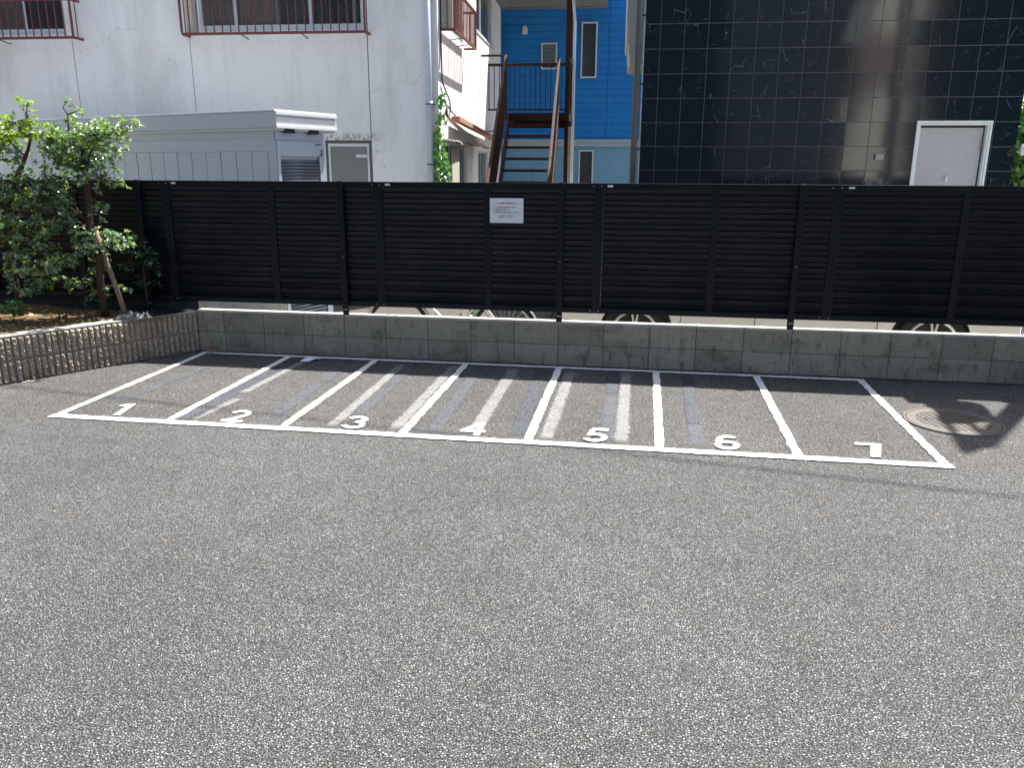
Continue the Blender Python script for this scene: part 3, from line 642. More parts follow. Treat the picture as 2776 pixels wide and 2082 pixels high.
# ================================================================ MANHOLE
root = empty('manhole_cover', (2.226,5.80,0), 0, 'round iron manhole cover with grid pattern right of bay seven', 'manhole cover')
mb = MB(); n = 64; ri, ro = .305, .325
vs = []
for i in range(n):
    a = 2*pi*i/n
    for q, z in ((ro,.002),(ro-.004,.011),(ri,.011),(ri-.004,.003)): vs.append((q*cos(a), q*sin(a), z))
mb.add(vs, [(4*i+k, 4*((i+1)%n)+k, 4*((i+1)%n)+k+1, 4*i+k+1) for i in range(n) for k in range(3)]); mb.build('frame', Mman, root)
mb = MB(); mb.add([(.299*cos(2*pi*i/n), .299*sin(2*pi*i/n), .010) for i in range(n)]+[(.299*cos(2*pi*i/n), .299*sin(2*pi*i/n), .003) for i in range(n)], [tuple(range(n))]+[(i,i+n,(i+1)%n+n,(i+1)%n) for i in range(n)]); lid = mb.build('lid', Mman, root)
for sx, sy in ((-.155,.02),(.155,.09)):
    mb = MB(); mb.box(sx-.030,sx-.006,sy-.008,sy+.008,.0105,.0118); mb.box(sx+.006,sx+.030,sy-.008,sy+.008,.0105,.0118); mb.build('lifting_slot', blackr, lid)

# ================================================================ local frame of the buildings behind
BO = (-2.848, 11.4, 0); BA = R(2.6)
# ---------------- white building
root = empty('apartment_building', BO, BA, 'old off white plaster apartment building with red window guards', 'building')
WH = 5.6
front_holes = [(-3.36,-1.03,3.54,5.0), (-8.6,-5.36,3.53,5.0), (-1.655,-.975,-.25,2.085)]
mb = MB(); mb.wallh(-14, -.976-.006, -.25, WH, 0, front_holes[:2]+[(-1.655,-.983,-.25,2.085)], .09)
mb.wallh(-.970, 0, -.25, WH, 0, [], .09)
# side wall at u=0 seen from the right: v along
side = MB(); side_h = [(.44,2.27,-.1,2.05),(3.54,4.75,-.1,2.02),(.36,2.05,3.62,5.0),(3.43,5.60,4.02,5.2)]
side.wallh(0, 6.83, -.25, WH, 0, side_h, .09)
mb.add([(-y, x, z) for x, y, z in side.v], side.f)      # rotate so that y(depth) -> -u
mb.add([(-14,0,-.25),(-14,6.83,-.25),(-14,6.83,WH),(-14,0,WH)], [(0,1,2,3)]); mb.add([(-14,6.83,-.25),(0,6.83,-.25),(0,6.83,WH),(-14,6.83,WH)], [(0,1,2,3)])
mb.add([(-14,0,WH),(0,0,WH),(0,6.83,WH),(-14,6.83,WH)], [(0,1,2,3)])
wallo = mb.build('wall', MPL, root)
mb = MB()                                               # control joints, set in the skin
for x in (-5.29, -3.53): mb.box(x-.0035, x+.0035, -.0022, .004, -.2, 3.5)
mb.box(-.9815, -.9705, .012, .02, -.25, WH)
mb.build('control_joint', pm('joint_sealant', (.16,.16,.155), .9), wallo)
mb = MB(); mb.box(-1.38,-1.33,-.055,-.001,2.115,2.165); mb.build('wall_fitting', alu, root, bevel=.01)
mb = MB(); mb.tube([(-.888,-.03,1.94),(-.888,-.001,1.94)], .018, 10); mb.build('wall_fitting', alu, root)
mb = MB(); mb.tube([(-.80,-.02,1.72),(-.80,-.001,1.72)], .01, 8); mb.build('wall_fitting', alu, root)
def sash(parent, u0, u1, z0, z1, v, muls, cm, cuts=None, side=False, fr=None):
    """sliding window: outer frame, sashes, glass, curtain. built in x,z plane at depth v"""
    fr = fr or alu
    def T(m_):
        if side: m_.v = [(-y, x, z) for x, y, z in m_.v]
        return m_
    f = MB(); t = .035
    f.box(u0,u1,v,v+.06,z0,z0+t); f.box(u0,u1,v,v+.06,z1-t,z1); f.box(u0,u0+t,v+.001,v+.059,z0+t,z1-t); f.box(u1-t,u1,v+.001,v+.059,z0+t,z1-t)
    for i, m_ in enumerate(muls): f.box(m_-.022,m_+.022,v+.006+.02*(i%2),v+.032+.02*(i%2),z0+t,z1-t)
    f.box(u0+t,u1-t,v+.008,v+.03,z0+t,z0+t+.045)
    win = T(f).build('window', fr, parent, bevel=.002)
    gl = MB(); gl.add([(u0+t,v+.02,z0+t),(u1-t,v+.02,z0+t),(u1-t,v+.02,z1-t),(u0+t,v+.02,z1-t)], [(0,1,2,3)]); T(gl).build('pane', glass, win)
    for (a, b, m_) in (cm if isinstance(cm, list) else [(u0, u1, cm)]):
        c = MB(); n = int((b-a)/.012); vs = []
        for i in range(n+1):
            x = a+(b-a)*i/n; y = v+.075+.022*sin(x*2*pi/.11+1.5*noise.noise(Vector((x*3,0,0))))+.012*noise.noise(Vector((x*17,0,5))); vs += [(x,y,z0),(x,y,z1)]
        c.add(vs, [(2*i,2*i+2,2*i+3,2*i+1) for i in range(n)]); T(c).build('curtain', m_, win, smooth=True)
    d = MB(); d.add([(u0-.02,v+.30,z0-.02),(u1+.02,v+.30,z0-.02),(u1+.02,v+.30,z1+.02),(u0-.02,v+.30,z1+.02)], [(0,1,2,3)]); d.add([(u0-.02,v+.09,z0-.02),(u1+.02,v+.09,z0-.02),(u1+.02,v+.30,z0-.02),(u0-.02,v+.30,z0-.02)], [(0,1,2,3)]); T(d).build('room_back', dark, win)
    return win
opaque_glass = pm('frosted_glass', (.20,.215,.215), .25, 0, .08, 2)
sash(root, -3.36, -1.03, 3.54, 5.0, .025, [-2.875+.03, -2.256, -1.771, -1.162], [(-3.33,-2.3,curtain_m),(-2.25,-1.78,curtain2),(-1.77,-1.05,opaque_glass)])
sash(root, -8.6, -5.36, 3.53, 5.0, .025, [-7.4, -6.6, -5.99], [(-6.0,-5.4,curtain2),(-8.5,-6.02,curtain_m)])
sash(root, .36, 2.05, 3.62, 5.0, .03, [1.2], curtain2, side=True)
sash(root, 3.43, 5.60, 4.02, 5.2, .03, [4.13, 4.9], curtain_m, side=True)
sash(root, .44, 2.27, -.1, 2.05, .03, [.95, 1.55], curtain2, side=True)
sash(root, 3.54, 4.75, -.1, 2.02, .03, [4.1], curtain2, side=True)
# sliding shutter panel on the lower side window, beige
mb = MB(); mb.box(-.025,-.004,.98,1.60,-.1,2.0); mb.build('sliding_panel', cream, root, bevel=.003)
mb = MB(); mb.box(.0,.012,3.40,5.63,3.995,4.018); mb.build('sill', alu, root)
mb = MB()                                               # thin weathered ledge above the lower side windows
for i in range(20):
    v0 = .25+.21*i; z = 2.085+.012*sin(i*.9)+.008*random.uniform(-1,1); mb.box(.001,.085+.02*sin(i*.7),v0,v0+.215,z,z+.022)
mb.build('ledge', capm, root)
def guard(u0, u1, d, z0, z1, sp, side=False, bw_=.013):
    m_ = MB(); b = .03
    for z in (z0, z1): m_.bar((u0,-d,z),(u1,-d,z),.03,.035); m_.bar((u0,-.001,z),(u0,-d+.016,z),.028,.032); m_.bar((u1,-.001,z),(u1,-d+.016,z),.028,.032)
    for x in (u0, u1): m_.bar((x,-d,z0+.018),(x,-d,z1-.018),.026,.026)
    rail = m_
    q = MB(); n = int(round((u1-u0)/sp))
    for i in range(1, n): x = u0+(u1-u0)*i/n; q.box(x-bw_/2,x+bw_/2,-d-.0065,-d+.0065,z0+.0178,z1-.0178)
    for x in (u0, u1): q.bar((x,-d*.5,z0+.0165),(x,-d*.5,z1-.0165),.011,.011)
    for x in (u0+(u1-u0)*.33, u0+(u1-u0)*.66): rail.bar((x,-.002,z0-.045),(x,-d,z0-.02),.014,.012)
    if side:
        for k_ in (rail, q): k_.v = [(-y, x, z) for x, y, z in k_.v]
    gobj = rail.build('window_guard', redm, root, bevel=.002); q.build('bars', redm, gobj)
guard(-3.52, -.94, .22, 3.475, 4.02, .118)
guard(-8.4, -5.12, .22, 3.455, 3.95, .118)
guard(.24, 2.14, .19, 3.555, 4.09, .125, side=True, bw_=.026)
mb = MB(); mb.box(.004,.165,.265,.325,3.575,5.2); mb.build('shutter_box', cream, root, bevel=.004)
mb = MB(); mb.box(-3.50,-3.40,-.12,-.003,3.50,5.0); mb.build('shutter_box', cream, root, bevel=.004)
# back door in front wall
dm = pm('grey_door', (.20,.205,.195), .5, 0, .08, 3)
mb = MB(); mb.box(-1.655,-.983,.02,.08,2.045,2.085); mb.box(-1.655,-1.62,.02,.08,-.25,2.045); mb.box(-1.018,-.983,.02,.08,-.25,2.045); dfr = mb.build('door_frame', pm('dark_door_frame',(.12,.10,.085),.6), root, bevel=.002)
mb = MB(); mb.box(-1.618,-1.02,.022,.07,2.0,2.043); mb.box(-1.618,-1.588,.024,.068,-.24,1.999); mb.box(-1.05,-1.02,.024,.068,-.24,1.999); mb.box(-1.587,-1.051,.030,.06,-.24,1.999)
do = MB(); do.box(-1.587,-1.051,.030,.06,-.24,1.999); door = do.build('door', dm, root)
mb = MB(); mb.box(-1.618,-1.02,.018,.066,2.0,2.043); mb.box(-1.618,-1.589,.020,.064,-.24,1.999); mb.box(-1.049,-1.02,.020,.064,-.24,1.999); mb.build('door_trim', alu, door, bevel=.002)
mb = MB(); mb.box(-1.215,-1.05,.012,.020,1.848,1.892); mb.box(-1.047,-1.022,.0,.018,1.82,1.845); mb.box(-1.047,-1.022,.0,.018,1.90,1.925); mb.build('hinge', alu, door, bevel=.006)
# drainpipe
mb = MB(); mb.tube([(-.117,-.065,-.25),(-.117,-.065,WH)], .045, 16); mb.tube([(-.117,-.065,2.50),(-.117,-.065,2.60)], .052, 16); dp = mb.build('drainpipe', galv, root, smooth=True)
clm = pm('dark_clamp',(.05,.04,.035),.6)
for z in (1.76, 2.56, 3.9): mb = MB(); mb.tube([(-.117,-.065,z-.008),(-.117,-.065,z+.008)], .0545, 16); mb.box(-.18,-.054,-.02,-.003,z-.008,z+.008); mb.build('pipe_clamp', clm, dp)
# ---------------- cables hanging on side wall
mb = MB(); mb.tube([(.02,.13,6),(.02,.14,3.9),(.02,.14,3.3),(.02,.17,2.87),(.03,.40,2.76),(.03,.66,2.66),(.03,.71,2.56),(.03,.64,2.46),(.03,.5,2.425),(.03,.40,2.46),(.03,.39,2.53),(.03,.5,2.58),(.03,.75,2.52),(.03,1.5,2.43),(.035,2.4,2.37),(.04,3.3,2.355),(.05,4.2,2.37),(.10,4.9,2.42),(.25,5.4,2.50)], .011, 8)
c = empty('hanging_cable', BO, BA, 'black cable looping down the sunlit side wall beside the drainpipe', 'cable'); mb.build('cable', blackr, c, smooth=True)
c = empty('wooden_batten', BO, BA, 'reddish wooden batten fixed slanting across the sunlit side wall', 'batten')
mb = MB(); mb.bar((.10,.74,2.42),(.10,5.05,2.265),.12,.06); mb.build('board', pm('salmon_painted_wood',(.48,.20,.14),.7,dirt=(.5,.36,.2,.7),dscale=6), c, bevel=.004)
mb = MB(); mb.bar((.155,.76,2.405),(.155,5.06,2.25),.008,.05); mb.build('edge_strip', cream, c)
# ---------------- vine up the corner
c = empty('climbing_vine', BO, BA, 'green vine climbing the building corner beside the drainpipe', 'vine')
mb = MB(); st = MB(); vp = [(.03,.05,2.75),(.03,.05,2.40),(.02,.04,2.2),(.02,.02,2.0),(.06,.02,1.77),(.07,.02,1.5),(.06,.02,.5),(.03,.02,-.25)]
st.tube([(x,-y,z) for x,y,z in vp], [.003,.004,.005,.006,.006,.007,.008,.009], 6)
st.tube([(.0,-.04,2.15),(-.05,-.04,2.2),(-.05,-.05,1.9),(-.02,-.04,1.8)], .003, 5); st.build('stem', bark, c)
for i in range(430):
    z = 2.78-1.6*random.random()**.62; x = .035+.03*sin(z*5); sp_ = .028 if z > 2.25 else .055
    if z > 2.2 and random.random() < .5: continue
    if z < 2.2 and random.random() < .22: x = -.05; sp_ = .03
    p = Vector((x+random.gauss(0, sp_*.8), -.05+random.gauss(0,.025), z)); a = random.uniform(-.9,.9)
    leafquad(mb, p, Vector((sin(a), random.uniform(-.5,.1), -cos(a)*.8)), Vector((random.uniform(-.4,.6), -1, .7)), random.uniform(.035,.07), random.uniform(.035,.06))
mb.build('leaves', leafV, c)

# ---------------- blue house
c = empty('blue_house', BO, BA, 'bright blue clapboard house behind the outdoor staircase', 'house')
mb = MB(); mb.wallh(-3, 6.5, 2.32, 6.2, 6.9, [(.865,1.205,3.80,4.30),(1.715,2.055,3.585,4.70)], .06); mb.add([(6.5,6.9,-.25),(6.5,13,-.25),(6.5,13,6.2),(6.5,6.9,6.2)], [(0,1,2,3)]); mb.add([(-3,6.9,6.2),(6.5,6.9,6.2),(6.5,13,6.2),(-3,13,6.2)], [(0,1,2,3)]); mb.build('upper_wall', MSID, c)
mb = MB(); mb.wallh(-3, 6.5, -.25, 2.185, 6.93, [(1.72,2.045,.9,2.10)], .06); mb.build('lower_wall', pm('pale_blue_render',(.15,.34,.50),.7,0,.1,3,.5,60,dirt=(.08,.18,.3,.5)), c)
mb = MB(); mb.box(-3,6.5,6.86,6.93,2.187,2.225); mb.box(-3,6.5,6.87,6.93,2.225,2.27); mb.box(-3,6.5,6.85,6.93,2.27,2.322); mb.build('belt_course', pm('grey_blue_trim',(.34,.42,.50),.5,0,.06), c, bevel=.003)
def bwin(u0,u1,z0,z1,v,cw=.03):
    f = MB(); f.box(u0-cw,u1+cw,v-.025,v+.03,z1,z1+cw); f.box(u0-cw,u1+cw,v-.025,v+.03,z0-cw,z0); f.box(u0-cw,u0,v-.024,v+.029,z0,z1); f.box(u1,u1+cw,v-.024,v+.029,z0,z1); wdw = f.build('window', pm('pale_sash',(.60,.62,.62),.45), c, bevel=.003)
    g_ = MB(); g_.box(u0,u1,v+.012,v+.02,z0,z1); g_.build('pane', pm('tinted_glass',(.045,.055,.065),.12,0,.3,3,.1,60,.7), wdw); return wdw
bwin(1.745,2.025,3.615,4.67,6.9); bwin(1.75,2.015,.93,2.07,6.93)
lw = bwin(.895,1.175,3.80,4.27,6.9)
mb = MB()
for i in range(5): z = 3.86+.085*i; mb.add([(.898,6.875,z),(1.172,6.875,z),(1.172,6.895,z+.075),(.898,6.895,z+.075)], [(0,1,2,3)]); mb.box(.897,1.173,6.868,6.876,z-.006,z+.004)
mb.build('louvre_blades', pm('grey_green_glass',(.16,.20,.20),.25), lw)
mb = MB(); mb.tube([(.514,6.78,4.47),(.514,6.78,4.50),(.514,6.78,4.56)], [.055,.055,.055], 14); mb.tube([(.514,6.78,4.56),(.514,6.80,4.60),(.514,6.84,4.62)], [.055,.048,.03], 14); mb.box(.46,.568,6.80,6.899,4.47,4.60); mb.build('vent_cap', pm('white_vent',(.62,.64,.66),.5), c, smooth=False, bevel=.01)
# ---------------- staircase
c = empty('outdoor_staircase', BO, BA, 'brown steel outdoor staircase rising to a railed landing', 'staircase')
LZ = 2.69; SV = 4.0; rise, run = .2, .226
for k_ in range(1, 15):
    z = LZ-rise*k_; v = SV-run*k_; mb = MB(); mb.box(.54,1.38,v,v+.235,z-.006,z); mb.box(.54,1.38,v-.004,v+.004,z-.045,z+.001); mb.box(.54,1.38,v+.229,v+.236,z-.03,z-.007); mb.build('tread', tread_m, c)
mb = MB()
for u in (.505, 1.415): mb.bar((u,SV+.05,LZ-.10),(u,SV-run*14.2,LZ-.10-rise*14.4),.03,.24)
mb.build('stringer', brown, c)
def rail(u, v0, v1, side_):
    m_ = MB(); za = LZ+1.0-rise*(SV-v0)/run; zb = LZ+1.0-rise*(SV-v1)/run
    m_.bar((u,v0,za),(u,v1,zb),.045,.035); m_.bar((u,v0,za-.86),(u,v1,zb-.86),.03,.03)
    h = m_.build('handrail', brown, c, bevel=.004); q = MB(); n = int((v1-v0)/.08)
    for i in range(n+1): v = v0+(v1-v0)*i/n; z = za+(zb-za)*i/n; q.bar((u,v,z-.85),(u,v,z-.015),.012,.028)
    q.build('balusters', brown, h)
rail(.455, .95, 4.0, 0); rail(1.425, .95, 3.97, 1)
mb = MB(); mb.box(.44,1.62,4.0,4.92,LZ-.006,LZ); mb.box(.44,1.62,3.985,4.0,LZ-.125,LZ+.004); mb.box(.44,1.62,4.90,4.93,LZ-.16,LZ-.007); mb.box(.5,.53,4.0,4.9,LZ-.12,LZ-.007); mb.box(1.59,1.62,4.0,4.9,LZ-.12,LZ-.007); mb.box(.47,1.60,4.3,4.33,LZ-.25,LZ-.13); mb.build('landing', brown, c)
m_ = MB(); m_.bar((0.0,4.86,3.63),(1.6,4.86,3.63),.04,.05); m_.bar((0,4.86,2.81),(1.6,4.86,2.81),.03,.03); m_.bar((0,4.0,3.69),(.455,4.0,3.69),.04,.035); m_.bar((.455,4.0,2.7),(.455,4.0,3.70),.04,.04); m_.bar((1.6,4.86,3.63),(1.6,4.0,3.63),.04,.05)
h = m_.build('landing_rail', brown, c, bevel=.004); q = MB()
for i in range(17): q.bar((.02+i*.1,4.86,2.8),(.02+i*.1,4.86,3.61),.014,.014)
for i in range(8): q.bar((1.6,4.02+i*.1,2.7),(1.6,4.02+i*.1,3.61),.014,.014)
q.build('balusters', brown, h)
mb = MB(); mb.box(1.49,1.545,4.93,5.03,-.25,4.96); mb.box(1.551,1.61,4.93,5.03,-.25,4.96); mb.box(1.545,1.551,4.95,5.01,-.25,4.96); mb.build('post', brown, c)
mb = MB(); mb.box(1.0,1.95,3.1,6.6,5.30,5.42); mb.box(1.47,1.63,4.9,5.05,5.06,5.30); mb.build('unseen_shade_slab', brown, c)  # unseen slab added above the flight to shade handrails and treads
mb = MB(); mb.box(1.60,1.66,4.2,4.28,-.25,2.46); mb.build('post', pm('rusty_cream_steel',(.50,.46,.36),.7,0,.15,4,dirt=(.22,.10,.05,.8),dscale=4), c)
mb = MB(); mb.tube([(1.66,4.8,-.25),(1.66,4.8,4.35),(1.62,4.85,4.75),(1.55,4.9,4.9)], .027, 10); mb.build('drainpipe', galv, c, smooth=True)
mb = MB(); mb.box(.0,2.25,5.46,6.84,4.98,5.05); mb.box(.0,2.25,6.72,6.84,4.955,4.98); mb.box(0,2.25,5.40,5.46,4.95,5.10); mb.box(1.47,1.63,4.9,5.46,4.965,5.03); mb.build('canopy_roof', pm('grey_brown_eave',(.22,.20,.185),.7), c)

# ---------------- black tiled building
c = empty('black_tiled_building', BO, BA, 'building clad in polished black stone tiles with white veins', 'building')
mb = MB(); HB = 6.0
mb.wallh(2.745, 7.19, -.25, HB, -.9, [(6.03,6.892,-.25,2.282)], .12); mb.add([(2.745,-.9,-.25),(2.745,3.6,-.25),(2.745,3.6,HB),(2.745,-.9,HB)], [(0,3,2,1)])
mb.add([(7.19,-.9,-.25),(7.19,3.6,-.25),(7.19,3.6,HB),(7.19,-.9,HB)], [(0,1,2,3)]); mb.add([(2.745,-.9,HB),(7.19,-.9,HB),(7.19,3.6,HB),(2.745,3.6,HB)], [(0,1,2,3)]); mb.add([(2.745,3.6,-.25),(7.19,3.6,-.25),(7.19,3.6,HB),(2.745,3.6,HB)], [(0,1,2,3)])
mb.build('wall', MTILE, c)
mb = MB(); mb.box(2.728,2.743,-.915,-.89,-.25,HB); mb.build('corner_trim', pm('pale_edge_trim',(.42,.48,.52),.35,.4), c)
mb = MB(); mb.tube([(2.665,-.94,-.25),(2.665,-.94,HB)], .038, 14); dp = mb.build('drainpipe', pm('bronze_pipe',(.085,.075,.065),.45,.1), c, smooth=True)
for z in (1.95, 2.72, 3.5): mb = MB(); mb.box(2.66,2.75,-.93,-.905,z-.008,z+.008); mb.build('pipe_clamp', blackr, dp)
bt = pm('beige_wall_tile', (.50,.46,.40), .6, 0, .08, 4)
mb = MB(); mb.box(2.56,2.725,1.0,2.2,3.72,HB); mb.box(2.60,2.725,1.0,2.2,3.30,3.44); mb.build('side_bay', pm('pale_grey_panel',(.42,.44,.43),.6), c)
mb = MB(); mb.box(2.565,2.727,.99,2.21,3.44,3.72); mb.box(2.615,2.727,.99,2.21,3.16,3.30); mb.build('side_bay_trim', bt, c)
mb = MB()
for a_, b_, y_ in ((6.03,6.058,-.915),(6.060,6.080,-.905),):
    mb.box(a_,b_,y_,-.80,-.25,2.282); mb.box(6.892-(b_-6.03),6.892-(a_-6.03),y_,-.80,-.25,2.282)
mb.box(6.058,6.864,-.914,-.80,2.254,2.282); mb.box(6.080,6.842,-.904,-.80,2.232,2.252); mb.build('door_frame', pm('pale_door_frame',(.66,.72,.71),.45,0,.05), c, bevel=.002)
dm2 = pm('speckled_grey_door', (.40,.40,.41), .5, 0, .16, 7, .1, 120, dirt=(.46,.44,.43,.5), dscale=9)
mb = MB(); mb.box(6.10,6.822,-.845,-.80,-.24,2.205); dr = mb.build('door', dm2, c, bevel=.003)
mb = MB(); mb.box(6.081,6.841,-.835,-.80,-.25,2.231); mb.build('door_gap', blackr, dr)
mb = MB(); mb.bar((6.463,-.875,1.56),(6.463,-.875,1.635),.018,.02); mb.bar((6.463,-.875,1.62),(6.463,-.845,1.62),.010,.010); mb.build('handle', white_m, dr, bevel=.006)
mb = MB(); mb.box(6.805,6.82,-.862,-.846,1.93,2.08); mb.build('hinge', pm('rusty_hinge',(.30,.24,.2),.6), dr)
mb = MB(); mb.box(5.585,5.682,-.935,-.903,1.832,1.898); mb.build('wall_plate', pm('brushed_steel_plate',(.36,.36,.36),.35,.5,.05), c, bevel=.002)
ch = pm('engraved_lettering', (.11,.13,.16), .7)
text('name_lettering', '堀', .078, ch, c, (5.512,-.9012,1.532), offset=.001); text('name_lettering', '井', .078, ch, c, (5.640,-.9012,1.538), offset=.001)
mb = MB(); mb.tube([(5.476,-.9005,1.578),(5.476,-.9022,1.578)], .0045, 8); mb.tube([(5.473,-.9005,1.562),(5.473,-.9022,1.562)], .0045, 8); mb.build('name_lettering', ch, c)
# security camera
c = empty('security_camera', BO, BA, 'small white bullet security camera at the edge of the black tiled wall', 'camera')
mb = MB(); mb.box(7.215,7.315,-1.00,-.97,1.885,2.005); mb.build('mounting_plate', pm('pale_grey_plastic',(.62,.62,.60),.5), c, bevel=.006)
mb = MB(); mb.tube([(7.27,-1.0,1.965),(7.268,-1.03,1.962),(7.262,-1.06,1.955)], [.036,.036,.030], 18); mb.build('ball_joint', pm('white_plastic',(.78,.79,.80),.35), c, smooth=True)
mb = MB(); mb.tube([(7.268,-1.04,1.962),(7.255,-1.13,1.925),(7.250,-1.165,1.911)], [.029,.031,.031], 20); body = mb.build('camera_body', pm('white_camera_shell',(.80,.81,.82),.35), c, smooth=True)
mb = MB(); mb.tube([(7.250,-1.1655,1.9108),(7.2495,-1.169,1.9093)], .022, 18); mb.build('lens', pm('black_lens',(.01,.012,.02),.1), body)
# ivy hedge beyond
c = empty('ivy_hedge', BO, BA, 'sunlit green ivy covered fence right of the black tiled building', 'hedge')
mb = MB()
for i in range(5200):
    x = random.uniform(7.2, 9.6); z = random.uniform(-.2, 2.95)
    if z > 2.62+.28*noise.noise(Vector((x*3,0,1)))+(x-7.2)*.5: continue
    p = Vector((x, -.75+random.uniform(-.12,.12)+.08*noise.noise(Vector((x*5,z*5,0))), z)); a = random.uniform(-1.3,1.3)
    leafquad(mb, p, Vector((sin(a), random.uniform(-.6,0), -cos(a))), Vector((random.uniform(-.6,.6), -1, random.uniform(.2,1.3))), random.uniform(.06,.12), random.uniform(.05,.09))
mb.build('leaves', leafV, c); mb = MB(); mb.box(7.2,9.6,-.62,-.55,-.25,2.5); mb.build('backing_panel', pm('dark_stems',(.02,.03,.012),.9), c)

# ---------------- storage shed
c = empty('storage_shed', (-3.704,8.0,0), R(159), 'long grey steel storage shed with a small shutter in its end', 'shed')
mb = MB(); SW = .74; SL = 5.0
mb.box(.06,SL,-SW,-.035,-.25,2.077)
pa = mb.build('wall', shed_m, c)
mb = MB(); x = .16; i = 0
mb.box(.045,.115,-.045,-.027,-.25,1.998); mb.box(.116,SL,-.040,-.028,1.875,1.998)
while x < SL-.1: mb.box(x, x+.222, -.036, -.0275-.003*(i%3==1), -.25, 1.872); x += .2345; i += 1
mb.build('side_panel', shed_m, c, bevel=.004)
mb = MB(); mb.box(-.012,SL+.12,-.89,.0,2.105,2.262); mb.box(-.01,SL+.1,-.88,-.006,2.078,2.104); mb.build('roof', shed_m, c, bevel=.004)
mb = MB(); mb.box(-.018,SL+.13,-.90,.008,2.263,2.278); mb.build('roof_edge', shed_w, c, bevel=.003)
mb = MB(); mb.box(-.030,-.013,-.895,.0,2.098,2.13); mb.box(-.024,-.0125,-.893,-.003,2.132,2.205); mb.box(-.034,-.013,-.895,.002,2.228,2.262); mb.build('roof_fascia', shed_w, c, bevel=.003)
end = pm('pale_blue_grey_steel', (.38,.43,.50), .45, 0, .05)
mb = MB(); mb.box(.035,.058,-SW,-.04,1.985,2.10); mb.box(.028,.058,-SW,-.04,1.825,1.982); mb.box(.03,.058,-.085,-.04,-.25,1.824); mb.box(.03,.058,-SW,-.655,-.25,1.824); eo = mb.build('end_panel', end, c, bevel=.003)
mb = MB(); z = -.2
while z < 1.80: mb.tube([(.052,-.09,z),(.052,-.65,z)], .017, 10); z += .0335
mb.build('shutter', shut_m, c, smooth=True)
mb = MB(); mb.box(.02,.034,-.70,-.678,1.86,1.90); mb.box(.02,.0275,-.700,-.655,1.835,1.855); mb.box(.021,.0275,-.68,-.60,1.945,1.96); mb.build('sticker', pm('dark_label',(.12,.14,.17),.6), eo)
mb = MB()
for y in (-.12, -.47): mb.prism([(-.012,y),(-.012,y-.15),(.034,y-.12),(.034,y-.03)], 2.055, 2.100)
mb.build('roof_bracket', blackr, c)

